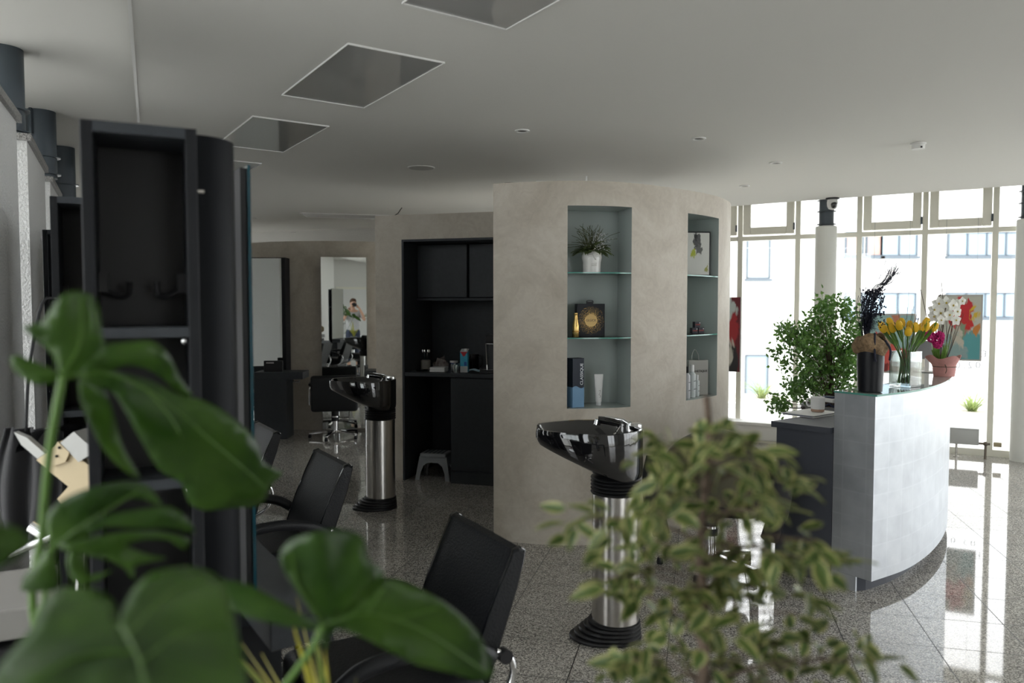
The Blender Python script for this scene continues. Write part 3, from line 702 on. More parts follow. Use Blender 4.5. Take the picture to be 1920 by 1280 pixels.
# ------------------------------------------------------------------ chairs at the stations
def make_chair():
    t = thing('salon_chair', '', 'chair', (0, 0, 0), 0, 'black leather salon chairs at the left stations')
    cl = [(-.185, .455), (-.215, .55), (-.255, .66), (-.30, .77), (-.33, .845)]
    th = [.05, .055, .055, .048, .035]
    LL = []
    prof = []
    fr = []; bk = []
    for (x, z), h in zip(cl, th):
        d = Vector((-.36, .93)).normalized(); nx, nz = d.y, -d.x
        fr.append((x+nx*h*.5, z+nz*h*.5)); bk.append((x-nx*h*.75, z-nz*h*.75))
    top = [(cl[-1][0]+.012, cl[-1][1]+.022), (cl[-1][0]-.010, cl[-1][1]+.028), (cl[-1][0]-.028, cl[-1][1]+.014)]
    prof = fr+top+bk[::-1]
    def ring(y, sc):
        cx = sum(p[0] for p in prof)/len(prof); cz = sum(p[1] for p in prof)/len(prof)
        return [(cx+(p[0]-cx)*(1-(1-sc)*.5), y, cz+(p[1]-cz)*sc) for p in prof]
    B = MB(); ys = [(-.225, .93), (-.218, .975), (-.20, .995), (-.12, 1), (0, 1), (.12, 1), (.20, .995), (.218, .975), (.225, .93)]
    B.loops([ring(y, s) for y, s in ys]); build('backrest', B, M_LEATH, t, 35)
    for y in (-.2205, .2205):
        B = MB(); B.tube([(p[0], y, p[1]) for p in [fr[0], fr[1], fr[2], fr[3], fr[4]]+top+bk[::-1]], .0035, 6); build('piping', B, M_GLOSSB, t)
    B = MB(); B.box(-.23, .27, -.235, .235, .40, .515, .035, 4); build('seat', B, M_LEATH, t, 40)
    for s in (-1, 1):
        B = MB(); pts = spline([(.24, .27*s, .585), (.16, .275*s, .635), (0, .28*s, .65), (-.14, .275*s, .625), (-.225, .26*s, .575)], 5)
        B.tube(pts, .024, 12, flat=1.0); a = build('armrest', B, M_LEATH, t)
        B = MB(); pts = spline([(-.235, .265*s, .59), (-.285, .262*s, .56), (-.295, .258*s, .50), (-.255, .25*s, .43), (-.15, .2*s, .385), (0, .12*s, .37)], 5)
        B.tube(pts, .011, 10); B.tube(spline([(.22, .27*s, .58), (.2, .25*s, .47), (.1, .18*s, .385), (0, .1*s, .375)], 5), .011, 10); build('arm_support', B, M_CHROME, t)
        B = MB(); B.tube([(-.262, .255*s, .575), (-.262, .285*s, .575)], .021, 14); build('arm_joint', B, M_BLK, t)
    base_parts(t)
    return t
def base_parts(t, sz=.36):
    B = MB(); B.lathe([(.10, .37), (.10, .40), (.045, .405)], 20); B.lathe([(.045, .20), (.045, .37)], 20); build('seat_column', B, M_BLK, t)
    B = MB(); B.lathe([(.034, .06), (.034, .24), (.05, .245), (.05, .26)], 20); build('gas_lift', B, M_CHROME, t)
    B = MB()
    for i in range(5):
        a = 2*PI*i/5+.3; c, s = math.cos(a), math.sin(a)
        B.obox((c*.16, s*.16, .065), (c, s, -.10), (-s, c, 0), (0, 0, 1), .15, .020, .012, .004, 1)
    build('star_base', B, M_CHROME, t)
    for i in range(5):
        a = 2*PI*i/5+.3; c, s = math.cos(a), math.sin(a)
        B = MB(); B.lathe([(.018, .0), (.02, .004), (.02, .02), (.014, .04), (.006, .05)], 14, c*.30, s*.30); build('glide', B, M_BLK, t)
CA = Vector((-.095, 2.485)); fA = Vector((-.872, -.491)); CB_ = Vector((-.875, 3.695)); fB = Vector((-.848, -.53)); CC = Vector((-1.475, 4.60))
ch = make_chair(); oA = CA+fA*.33; ch.location = (*oA, 0); ch.rotation_euler = (0, 0, math.atan2(fA.y, fA.x))
ch['label'] = 'black leather salon chair nearest the camera, behind the big green leaf'
oB = CB_+fB*.33; dup(ch, (*oB, 0), math.atan2(fB.y, fB.x), 'black leather salon chair, middle of the three on the left')
oC = CC+fB*.33; dup(ch, (*oC, 0), math.atan2(fB.y, fB.x), 'black leather salon chair farthest back of the three, cut off by the edge on mirror')

# far styling chairs
def make_styling():
    t = thing('styling_chair', '', 'chair', (0, 0, 0), 0, 'black styling chairs at the rear stations')
    B = MB(); B.obox((-.235, 0, .555), (1, 0, .06), (0, 1, 0), (-.06, 0, 1), .04, .27, .215, .035, 4); build('backrest', B, M_LEATH, t, 40)
    B = MB(); B.box(-.20, .27, -.235, .235, .36, .46, .03, 3); build('seat', B, M_LEATH, t, 40)
    for s in (-1, 1):
        B = MB(); B.tube(spline([(-.2, .285*s, .42), (-.19, .285*s, .60), (-.05, .285*s, .635), (.14, .285*s, .63), (.2, .285*s, .58), (.19, .27*s, .40)], 5), .010, 8); build('arm_frame', B, M_CHROME, t)
        B = MB(); B.box(-.12, .14, .268*s-.018, .268*s+.036 if s > 0 else .268*s+.018, .64, .665, .008, 2); build('arm_pad', B, M_LEATH, t)
    B = MB(); B.tube([(.2, -.16, .33), (.33, -.16, .16), (.33, .16, .16), (.2, .16, .33)], .009, 8); build('footrest', B, M_CHROME, t)
    base_parts(t)
    return t
sc = make_styling(); p = P(629, 819, 0); sc.location = (p.x, p.y, 0); sc.rotation_euler = (0, 0, math.radians(101)); sc['label'] = 'black square backed styling chair in front of the bright tall mirror'
dup(sc, (-3.42, 8.78, 0), math.radians(70), 'black styling chair left of the rear desk, mostly hidden')

# rear wall mirror and desks
u2 = Vector((-.199, .98))
mp_ = PY(645, 482, 9.76)
t = thing('wall_mirror', 'tall bright mirror on the rear partition reflecting the photographer', 'mirror', (mp_.x, 9.76, 0), math.atan2(-.199*-1, .98))
t.rotation_euler = (0, 0, math.atan(.199/.98))
B = MB(); B.box(-.285, .285, 0, .02, .03, mp_.z); build('back_board', B, M_BLK, t, 0)
B = MB(); B.box(-.285, .285, -.006, -.0005, .03, mp_.z); build('mirror_glass', B, M_MIRROR, t, 0)
def rdesk(loc, rz, label, flip=1):
    t = thing('rear_desk', label, 'desk', loc, rz, 'dark desks at the rear partition')
    B = MB(); B.box(0, .57, 0, .34, .715, .80, .002, 1); build('desktop', B, M_DARK, t, 0)
    x0, x1 = (0, .375) if flip > 0 else (.2, .57)
    B = MB(); B.box(x0, x1, 0, .34, 0, .715, .002, 1); build('leg_panel', B, M_DARK, t, 0)
    B = MB(); B.tube([(.45, .05, .705), (.45, .05, .68), (.52, .05, .68), (.52, .05, .70)], .008, 8); build('dryer_holder', B, M_CHROME, t)
    return t
p = P(495, 815, 0); rdesk((p.x, 9.12, 0), .04, 'dark desk left of the tall bright mirror')
p = PY(657, 690, 9.0); rdesk((-1.78, 9.34, 0), .12, 'dark desk right of the tall bright mirror', 1)
p = PY(537, 484, 9.5)
t = thing('mirror_panel', 'tall grey looking mirror with a dark side on the left of the rear desk', 'mirror', (p.x-.62, 9.50, 0), .0)
B = MB(); B.box(0, .60, .008, .2, 0.02, p.z+.01); build('mirror_box', B, M_DARK2, t, 0)
B = MB(); B.box(.004, .555, 0, .0075, .03, p.z); build('mirror_glass', B, M_MIRROR, t, 0)
B = MB(); B.box(.5555, .60, .0, .0075, .02, p.z+.01); build('frame_strip', B, M_DARK2, t, 0)
p = PY(515, 690, 9.33)
t = thing('drawer_box', 'small black box on the rear desk', 'box', (p.x-.09, 9.2, .801), .04)
B = MB(); B.box(0, .22, 0, .05, 0, .13, .002, 1); build('box_body', B, M_BLK, t, 0)
B = MB(); B.box(.03, .12, -.006, 0, .10, .112); build('handle', B, M_CHROME, t, 0)

# ------------------------------------------------------------------ backwash basins
def make_basin():
    t = thing('backwash_basin', '', 'washbasin', (0, 0, 0), 0, 'backwash basins on steel columns')   # local +x towards the client
    N = 48
    def outline(k=1.0, notch=0):
        L = []
        for i in range(N):
            a = 2*PI*i/N; c, s = math.cos(a), math.sin(a)
            x = .14+ (.27 if c > 0 else .265)*c; y = .225*s*(1-.18*c)
            if abs(a if a < PI else a-2*PI) < .42 and notch:
                q = 1-abs(a if a < PI else a-2*PI)/.42; x -= .055*q**.7
            L.append(((x-.12)*k+.12, y*k))
        return L
    def nd(i, amt):
        a = 2*PI*i/N; a = a if a < PI else a-2*PI
        return amt*max(0, 1-abs(a)/.42)**.6
    zt = 1.02
    def slant(x): return .795+max(0, (x+.02))/.43*.165
    o = outline(1, 1)
    LL = [[(x*1+.0, y*.35, slant(x)-.005) for x, y in outline(.30)]]
    LL = [[(.0+(x-.12)*.0+.09*math.cos(2*PI*i/N), .09*math.sin(2*PI*i/N), .79) for i, (x, y) in enumerate(o)],
          [((x)*.80, y*.62, min(slant(x*.80)+.0, zt-.03)-.012) for x, y in o],
          [(x*.965, y*.93, slant(x)) for x, y in o],
          [(x, y, slant(x)+.03) for x, y in o],
          [(x, y, zt-.012-nd(i, .03)) for i, (x, y) in enumerate(o)],
          [(x*.995, y*.985, zt-nd(i, .03)) for i, (x, y) in enumerate(o)],
          [((x-.12)*.945+.12, y*.94, zt-.001-nd(i, .03)) for i, (x, y) in enumerate(o)],
          [((x-.12)*.91+.12, y*.90, zt-.02-nd(i, .028)) for i, (x, y) in enumerate(o)],
          [((x-.12)*.80+.10, y*.78, zt-.085+.02*0) for i, (x, y) in enumerate(o)],
          [((x-.12)*.45+.06, y*.45, zt-.14) for i, (x, y) in enumerate(o)],
          [((x-.12)*.06+.03, y*.06, zt-.15) for i, (x, y) in enumerate(o)]]
    # keep the inner shell above the slanted underside
    for k in (8, 9, 10): LL[k] = [(x, y, max(z, slant(x)+.012)) for x, y, z in LL[k]]
    B = MB(); B.loops(LL); build('bowl', B, M_GLOSSB, t, 50)
    B = MB()
    B.lathe([(.100, .70)]+[(r, .705+.017*i+dz) for i in range(5) for r, dz in ((.118, 0), (.122, .006), (.118, .012), (.108, .0145))]+[(.095, .80)], 36, close=True)
    build('bellows_collar', B, M_RUB, t, 60)
    B = MB(); B.lathe([(.113, .07), (.113, .71)], 48); col = build('steel_column', B, M_BRUSH, t)
    B = MB()
    for z in (.30, .56):
        B.obox((-.102, -.052, z), (.1, -.2, 0), (.2, .1, 0), (0, 0, 1), .0018, .0018, .11)
        B.obox((-.107, -.042, z+.115), (.1, -.2, 0), (.2, .1, 0), (0, 0, 1), .010, .0018, .006)
    build('door_slot', B, M_BLK, col, 0)
    B = MB(); n = 5; h = .095/n
    LL = []
    for i in range(n):
        k = i/(n-1)
        for dr, dz in ((-.006, .001), (0, .006), (0, h-.005), (-.006, h)):
            L = []
            for j in range(40):
                a = 2*PI*j/40; ex = (.085*(1-k)+.01)*max(0, math.cos(a))
                r = .120+.006*(1-k)+dr+ex; L.append((r*math.cos(a), (r-ex*.5)*math.sin(a), i*h+dz))
            LL.append(L)
    B.loops(LL); build('base_skirt', B, M_RUB, t, 50)
    B = MB(); B.lathe([(.024, zt-.06), (.024, zt+.012), (.02, zt+.022), (0, zt+.024)], 20, -.065, .02)
    B.tube([(-.065, .02, zt+.014), (-.03, .0, zt+.032), (.03, -.005, zt+.042), (.055, -.005, zt+.046)], [.012, .009, .006, .005], 10)
    B.obox((-.085, .03, zt+.008), (1, 0, .1), (0, 1, 0), (0, 0, 1), .03, .02, .018, .006, 2)
    build('mixer_tap', B, M_CHROME, t)
    B = MB(); B.tube([(-.02, -.03, zt+.008), (.03, -.035, zt+.022), (.085, -.04, zt+.028)], [.016, .02, .017], 14); h_ = build('hand_shower', B, M_GLOSSB, t)
    B = MB(); B.tube([(.085, -.04, zt+.028), (.090, -.041, zt+.004)], [.014, .016], 14); build('spray_head', B, M_CHROME, h_)
    B = MB(); B.tube(spline([(-.02, -.03, zt), (.0, -.02, zt-.03), (.02, .02, zt-.05), (-.02, .03, zt-.06), (-.05, .02, zt-.05)], 5), .006, 8); build('hose', B, M_CHROME, h_)
    return t
bs = make_basin(); bs.location = (.497, 3.655, 0); bs.rotation_euler = (0, 0, math.radians(177)); bs['label'] = 'near black wash basin on a steel column in front of the curved partition'
dup(bs, (-1.035, 6.04, 0), math.radians(187), 'far black wash basin on a steel column beside the kitchenette wall')

# ------------------------------------------------------------------ reception counter
A0 = Vector((1.832, 4.372)); B0 = Vector((1.968, 4.168)); 
top_pts = [(1.968, 4.168), (2.25, 4.36), (2.50, 4.60), (2.72, 4.86), (2.92, 5.14), (3.09, 5.42), (3.22, 5.66), (3.30, 5.86)]
arc = [Vector((x, y, 0)) for x, y in top_pts]; arc = spline(arc, 5)
aN = []
for i in range(len(arc)):
    d = (arc[min(i+1, len(arc)-1)]-arc[max(i-1, 0)]).normalized(); aN.append(Vector((-d.y, d.x, 0)))
wd = (A0-B0).length
inner = [a+n*wd for a, n in zip(arc, aN)]; inner[0] = Vector((A0.x, A0.y, 0))
rc = thing('reception_counter', 'curved reception counter clad in silver leaf with a glass top', 'counter', (0, 0, 0))
def uvwall(B, pts, z0, z1, s0=0):
    s = s0
    for a, b in zip(pts, pts[1:]):
        L = (b-a).length
        f = B.bm.faces.new([B.bm.verts.new((a.x, a.y, z0)), B.bm.verts.new((b.x, b.y, z0)), B.bm.verts.new((b.x, b.y, z1)), B.bm.verts.new((a.x, a.y, z1))])
        for l, uv in zip(f.loops, ((s, z0), (s+L, z0), (s+L, z1), (s, z1))): l[B.uv].uv = uv
        s += L
B = MB(); loop = inner[::-1]+arc
uvwall(B, arc, .085, 1.102); uvwall(B, [arc[-1], inner[-1]], .085, 1.102, 3); uvwall(B, inner[::-1], .085, 1.102, 5)
d_ = (B0-A0).normalized()
# end face with its own foot
m_ = A0+d_*(wd*.62)
A3, B3, m3 = Vector((*A0, 0)), Vector((*B0, 0)), Vector((*m_, 0))
v = [B.bm.verts.new((p.x, p.y, 1.102)) for p in arc+inner[::-1]]; B.bm.faces.new(v)
v = [B.bm.verts.new((p.x, p.y, .085)) for p in arc+inner[::-1]]; B.bm.faces.new(v[::-1])
uvwall(B, [A3, B3], .085, 1.102, 10.02)
bmesh.ops.remove_doubles(B.bm, verts=B.bm.verts, dist=.0005)
build('silver_body', B, M_SILV, rc, 30)
B = MB(); kick = [a+n*.075 for a, n in zip(arc[1:], aN[1:])]; k0 = m3+Vector((.012, .012, 0))
kin = [a+n*.2 for a, n in zip(arc[1:], aN[1:])]
kick[0] = kick[0]; B.prism([tuple(p.xy) for p in [k0]+kick+kin[::-1]], 0, .084); build('kick_board', B, M_DESK, rc, 0)
B = MB(); foot0 = A3; nfw = aN[0]; fd = (arc[1]-arc[0]).normalized()
B.prism([tuple(A3.xy), tuple(m3.xy), tuple((m3+fd*.012).xy), tuple((A3+fd*.012).xy)], 0, .084); build('foot', B, M_SILV, rc, 0)
B = MB(); gtop = [Vector((a.x, a.y, 0))-n*.006 for a, n in zip(arc, aN)]+[p+n*.006 for p, n in list(zip(inner, aN))[::-1]]
endc = (arc[-1]+inner[-1])/2; 
rnd = [endc+(arc[-1]-endc)*math.cos(PI*i/8)+Vector((.06, .10, 0))*math.sin(PI*i/8) for i in range(1, 8)]
gtop = [Vector((a.x, a.y, 0))-n*.006 for a, n in zip(arc, aN)]+rnd+[p+n*.006 for p, n in list(zip(inner, aN))[::-1]]
gtop[0] = gtop[0]+Vector((*d_, 0))*.006-fd*.006; gtop[-1] = A3-fd*.006
B = MB(); B.prism([tuple(p.xy) for p in gtop], 1.103, 1.1135)
M_GTOP = mat('glass_counter_top', (.36, .42, .41), .03, spec=.9, ior=1.6)
gt = build('glass_top', B, M_GTOP, rc, 0)
B = MB(); pp = gtop[:len(arc)]
for a, b in list(zip(gtop, gtop[1:]+gtop[:1])):
    d = (b-a).normalized(); n = Vector((d.y, -d.x, 0))*.001
    B.prism([tuple(a.xy), tuple(b.xy), tuple((b+n).xy), tuple((a+n).xy)], 1.103, 1.1136)
build('polished_edge', B, M_GEDGE, gt, 0)
# desk behind the counter
dk = thing('reception_desk', 'dark grey desk panel at the left of the silver counter', 'desk', (0, 0, 0))
c0 = Vector(P(1556, 1098, 0).xy); c1 = Vector(P(1452, 1066, 0).xy); dd = (c1-c0).normalized(); nb = Vector((-dd.y, dd.x)); nb = nb if nb.y > 0 else -nb
c0 = A0 + d_*.0 + dd*.003
B = MB(); B.prism([tuple(c0), tuple(c1), tuple(c1+nb*.03), tuple(c0+nb*.03)], 0, .865); build('side_panel', B, M_DESK, dk, 0)
e1 = c1+dd*.025-nb*.02; e0 = c0-nb*.0
far = nb*.85
icv = [p+n*.012 for p, n in zip(inner[1:], aN[1:]) if .03 < (Vector(p.xy)-A0).dot(nb) < .84]
B = MB(); B.prism([tuple(e0-nb*.02+dd*.006), tuple(e1), tuple(e1+far)]+[tuple(p.xy) for p in icv[::-1]], .866, .90); build('desk_top', B, M_DESK, dk, 0)
B = MB(); q = c1+far*.95; B.prism([tuple(q), tuple(q-dd*.16), tuple(q-dd*.16-nb*.03), tuple(q-nb*.03)], 0, .865); build('back_panel', B, M_DESK, dk, 0)

# ------------------------------------------------------------------ outside
M_ASPH = mat('pale_paving', (.60, .59, .56), .9, noise=.15, nscale=20); M_BUILD = mat('white_render_facade', (.82, .81, .79), .9)
M_BWIN = mat('bluish_window_pane', (.30, .40, .48), .08, spec=.8); M_BFR = mat('grey_window_frame', (.12, .15, .18), .5)
B = MB(); q0 = F0+e_f*16-nf*.10; q1 = F0-e_f*15-nf*.10
B.prism([tuple(q0), tuple(q1), tuple(q1-nf*3.3), tuple(q0-nf*3.3)], -.35, -.10); struct('ground', B, M_ASPH, 0, 'pale pavement outside the street front')
B = MB(); B.prism([tuple(q0-nf*3.3), tuple(q1-nf*3.3), tuple(q1-nf*3.45), tuple(q0-nf*3.45)], -.35, -.02); struct('kerb', B, M_BUILD, 0, 'white kerb outside')
B = MB(); B.prism([tuple(q0-nf*3.45), tuple(q1-nf*3.45), tuple(q1-nf*5.2), tuple(q0-nf*5.2)], -.35, -.06); struct('planting_bed', B, mat('dry_earth_bed', (.48, .45, .39), .95, noise=.25, nscale=15), 0, 'dry earth bed with grass clumps outside')
B = MB(); B.box(-60, 70, -50, 80, -3.3, -3.2); struct('ground', B, M_ASPH, 0, 'street level further down outside')
def facade(name, label, x0, x1, z0, z1, Y, wins, band=None):
    t = thing(name, label, 'building', ((x0+x1)/2, Y, -3.2)); ox = (x0+x1)/2
    B = MB(); B.box(x0-ox, x1-ox, .3, 8, 0, z1+3.2); 
    build('facade_wall', B, M_BUILD, t, 0)
    for i, (a, b, c, d, n, tint) in enumerate(wins):
        B = MB(); a -= ox; b -= ox; c += 3.2; d += 3.2; f = .07
        for x in [a+(b-a)*k/n for k in range(n+1)]: B.box(x-f/2, x+f/2, .18, .299, c, d)
        B.box(a, b, .18, .299, c-f/2, c+f/2); B.box(a, b, .18, .299, d-f/2, d+f/2)
        B.box(a-.1, b+.1, .05, .299, c-.14, c-f/2)
        w_ = build('window', B, M_BFR if tint != 'white' else M_BUILD, t, 0)
        B = MB(); B.box(a, b, .24, .299, c, d); build('pane', B, MATS['blind_'+tint] if tint else M_BWIN, w_, 0)
mat('blind_red', (.70, .42, .36), .6, noise=.3, nscale=2); mat('blind_white', (.80, .82, .84), .7); mat('blind_pale', (.58, .70, .70), .6)
facade('office_building', 'white building across the street with rows of wide windows', 14.6, 34, -3.2, 9.5, 37,
       [(16.0, 16.8, 3.95, 5.05, 1, 'red'), (17.0, 17.7, 3.95, 5.05, 1, 'red'), (17.7, 19.4, 3.95, 5.05, 2, None), (20.9, 24.6, 3.95, 5.05, 4, None), (25.2, 28, 3.95, 5.05, 3, None),
        (16.0, 19.4, 1.0, 2.15, 4, None), (20.9, 24.6, 1.0, 2.15, 4, None), (25.2, 28, 1.0, 2.15, 3, None)])
facade('apartment_house', 'white apartment house across the street left of the wide windows', 5.0, 14.3, -3.2, 9.5, 36.4,
       [(11.1, 12.15, 2.85, 4.7, 1, 'pale'), (11.1, 12.15, -.25, 2.1, 1, 'white'), (11.1, 12.15, -2.9, -.8, 1, None), (7.2, 8.3, 2.85, 4.7, 1, None), (7.2, 8.3, -.25, 2.1, 1, None)])
M_GRASS = leaf_mat('pale_grass', (.22, .30, .08), (.40, .48, .18))
def grass(px, py, Y, r, h, label):
    p = PY(px, py, Y); B = MB()
    for i in range(90):
        a = random.uniform(0, 2*PI); tl = random.uniform(.3, 1); d = Vector((math.cos(a)*tl, math.sin(a)*tl, random.uniform(.6, 1.5)))
        B.leaf((random.uniform(-.05, .05), random.uniform(-.05, .05), 0), d, (0, 0, 1), random.uniform(.6, 1)*h*1.2, .022, random.uniform(.2, .6), 4, shape=lambda t: 1-t)
    o = tag(build('grass_clump', B, M_GRASS), label, 'grass', 'grass clumps outside'); o.location = (p.x, Y, -.06)
grass(1428, 765, 13.7, .3, .42, 'pale grass clump outside behind the left window panes')
grass(1822, 768, 12.0, .3, .42, 'pale grass clump outside right of the counter')
grass(1918, 768, 11.9, .3, .28, 'small dry grass clump outside at the right column')
grass(1590, 762, 12.4, .3, .35, 'pale grass clump outside behind the black vase')

# ------------------------------------------------------------------ along the street front
def on_front(px, off=.07):
    a = F0+nf*off; p, s = ray_hit(px, a, a+e_f); return Vector((p[0], p[1]))
rzf = math.atan2(e_f.y, e_f.x)
def painting(x0, x1, y0, y1, cols, label, sc=4, seed=0, frame=True, px0=None):
    a = on_front(x0, .10); b = on_front(x1, .10); m = (a+b)/2; W = (b-a).length
    zt = PY(x1, y0, b.y).z; zb = PY(x1, y1, b.y).z
    t = thing('painting', label, 'painting', (m.x, m.y, zb), rzf, 'paintings hung in the street front')
    B = MB(); f = .018 if frame else 0
    B.box(-W/2, W/2, -.012, .012, 0, zt-zb, .002, 1); build('backing', B, mat('pale_frame', (.55, .53, .50), .5) if frame else M_BLK, t, 0)
    B = MB(); B.grid(lambda u, v: (-W/2+f+(W-2*f)*u, -.0145, f+(zt-zb-2*f)*v), 1, 1); build('canvas', B, abstract_mat('paint_%d' % seed, cols, sc, seed), t, 0)
    for s in (-1, 1):
        B = MB(); B.tube([(s*W*.35, .0, zt-zb), (s*W*.35, 0, 2.88-zb)], .0012, 5); build('hanging_wire', B, M_STEEL, t)
painting(1338, 1388, 557, 697, [((.16, .02, .03), 0, 0), ((.40, .03, .04), (.72, .62), .20), ((.45, .30, .18), (.6, .98), .12), ((.55, .62, .62), (.70, .87), .14), ((.03, .03, .035), (.6, .1), .3), ((.6, .58, .52), (.62, .28), .10)],
         'dark red painting in the window beside the rounded partition end', 3, 1, False)
painting(1622, 1716, 588, 701, [((.36, .55, .55), 0, 0), ((.60, .24, .15), (.65, .93), .08), ((.62, .08, .06), (.30, .35), .32), ((.70, .12, .10), (.6, .2), .25), ((.22, .03, .03), (.35, .05), .12), ((.5, .62, .6), (.5, .66), .12)],
         'teal and red painting in the window behind the tulips', 4, 2)
painting(1757, 1841, 552, 677, [((.60, .60, .52), 0, 0), ((.12, .40, .42), (.75, .14), .34), ((.30, .42, .42), (.35, .08), .28), ((.62, .02, .03), (.45, .68), .19), ((.66, .03, .03), (.62, .58), .15), ((.64, .03, .04), (.62, .78), .16), ((.75, .52, .05), (.86, .72), .07), ((.66, .26, .06), (.86, .50), .06), ((.25, .34, .22), (.60, .45), .08), ((.62, .58, .48), (.45, .35), .12)],
         'painting of red and yellow blossoms in the window behind the orchids', 4.5, 3)
M_LETT = mat('white_window_lettering', (.55, .56, .62), .6)
for i, (s_, px, py, sz) in enumerate((('0', 1797, 690, .1), ('.', 1810, 690, .1), ('2', 1820.5, 690, .1), ('0', 1835, 690, .1), ('E', 1846, 669, .1))):
    p = on_front(px, -.006); zz = PY(px, py, p.y).z
    o = text('window_lettering', s_, sz, M_LETT, None, (p.x, p.y, zz), (PI/2, 0, rzf+PI)); 
    tag(o, ['mirrored digit 0 on the window, left one below the blossom painting', 'full stop between the mirrored digits on the window', 'mirrored digit 2 on the window below the blossom painting', 'mirrored digit 0 on the window, right one below the blossom painting', 'mirrored letter E on the window right of the blossom painting'][i], 'lettering', 'lettering on the street window')
# low convector bench left, radiator right
a = on_front(1340, .32); b = on_front(1508, .32); W = (b-a).length
t = thing('convector_bench', 'low white convector casing under the left window panes', 'heater', (a.x, a.y, 0), rzf)
B = MB(); B.box(0, W, 0, .22, .03, .20, .004, 1); build('casing', B, M_TRIM, t, 0)
B = MB(); B.box(-.01, W+.01, -.02, .25, .201, .235, .004, 1); build('cover_board', B, M_TRIM, t, 0)
B = MB(); B.box(0, W, .02, .2, 0, .03); build('plinth', B, M_FRAME, t, 0)
a = on_front(1741, .25); b = on_front(1841, .25); W = (b-a).length
t = thing('radiator', 'low white radiator on legs right of the counter', 'radiator', (a.x, a.y, 0), rzf)
M_RAD = mat('radiator_enamel', (.56, .57, .56), .35)
B = MB(); B.box(0, W, 0, .03, .14, .30, .006, 2); build('panel', B, M_RAD, t)
B = MB(); B.box(0, W, .05, .08, .14, .30, .006, 2); build('panel', B, M_RAD, t)
B = MB(); B.box(0, W, -.002, .082, .30, .31, .002, 1); build('grille', B, M_RAD, t)
for x in (.08, W-.2):
    B = MB(); B.tube([(x, .04, 0), (x, .04, .15)], .012, 10); B.lathe([(.03, 0), (.03, .008)], 16, x, .04); build('leg', B, M_BRUSH, t)
B = MB(); B.tube([(W, .015, .16), (W+.10, .015, .16)], .012, 10); B.tube([(W+.06, .015, .17), (W+.06, .015, 0)], .012, 10); B.ball((W+.06, .015, .16), .024); build('valve', B, mat('old_brass', (.20, .17, .14), .4, metal=.8), t)
B = MB(); B.tube([(W+.13, .015, .16), (W+.20, .015, .16)], .025, 16); build('thermostat_knob', B, mat('cream_knob', (.45, .38, .24), .5), t)

# ------------------------------------------------------------------ things on the counter and desk
ZT = 1.1145
p = P(1631, 734, ZT); VX, VY = p.x, p.y
t = thing('black_vase', 'tall black cylindrical vase with dried dark flowers at the counter corner', 'vase', (VX, VY, ZT))
B = MB(); B.lathe([(.055, 0), (.064, .004), (.070, .15), (.071, .255), (.066, .258), (.063, .20), (.055, .02), (0, .015)], 40); build('vase_body', B, mat('deep_black_glaze', (.005, .006, .009), .38, spec=.3), t)
t = thing('dried_bouquet', 'dark feathers, berries and twigs standing in the black vase', 'dried flowers', (VX, VY, ZT+.05))
M_FEA = mat('dark_blue_feathers', (.012, .014, .028), .8)
B = MB()
for i in range(900):
    u = random.random(); a = random.uniform(0, 2*PI)
    c = Vector((-.02+.0*u, 0, .30+.09*u)); r = .05
    d = Vector((math.cos(a), math.sin(a), random.uniform(-.5, .8))).normalized()
    B.leaf(c, d, (0, 0, 1), random.uniform(.03, .062), .004, random.uniform(-.2, .5), 3, shape=lambda t: 1-t*.7)
build('feather_puff', B, M_FEA, t, 0)
B = MB()
for i in range(46):
    x = -.03+random.gauss(0, .022); 
    pts = spline([(0, 0, .0), (x*.5-.01, random.gauss(0, .01), .25), (x, random.gauss(0, .02), .40), (x+random.uniform(-.02, .04), random.gauss(0, .03), .47+random.uniform(0, .07))], 4)
    B.tube(pts, .0014, 4)
for i in range(40):
    x0 = random.uniform(-.02, .03); L = random.uniform(.6, 1)
    pts = spline([(x0, 0, .48), (x0+.05*L, random.gauss(0, .01), .54), (x0+.11*L, random.gauss(0, .02), .585+random.gauss(0, .015)), (x0+.15*L, random.gauss(0, .02), .64+random.gauss(0, .02))], 4)
    B.tube(pts, .0011, 4)
build('dark_twigs', B, M_FEA, t, 0)
B = MB()
for i in range(420):
    a = random.uniform(0, 2*PI); r = random.uniform(0, .06)
    B.ball((.0+r*math.cos(a)+.02*random.random(), r*math.sin(a)*.7, .42+random.uniform(-.05, .10)), random.uniform(.003, .0055), (1, 1, 1), 6, 4)
for i in range(30):
    B.ball((.05+random.gauss(0, .014), random.gauss(0, .02), .36+random.gauss(0, .03)), .004, (1, 1, 1), 6, 4)
build('berries', B, M_FEA, t)
M_BOW = mat('brown_fur_bow', (.30, .20, .11), .9, noise=.5, nscale=60, bump=.6, bscale=120)
B = MB(); LL = []
for j in range(9):
    v = j/8; L = []
    for k in range(48):
        a = 2*PI*k/48; lump = .010*math.sin(3*a+4*v)+.006*math.sin(7*a-3*v)
        rr = .072+.021*math.sin(PI*v)**.7*(1+.4*math.cos(a-PI))+lump*math.sin(PI*v)
        zz = .165+.012*math.sin(2*a)+.095*v*(1+.12*math.sin(3*a+1)); L.append((rr*math.cos(a), rr*math.sin(a), zz))
    LL.append(L)
LL.append([(x*.9, y*.9, z-.02) for x, y, z in LL[-1]])
B.loops(LL, False, False); build('fur_wrap', B, M_BOW, t)
B = MB(); B.tube(spline([(-.012, -.07, .28), (-.02, -.085, .22), (-.015, -.083, .15), (-.008, -.08, .125)], 5), .006, 8); B.tube(spline([(.05, -.06, .24), (.075, -.07, .19), (.07, -.075, .13)], 5), .006, 8); build('dark_ribbon', B, M_FEA, t)
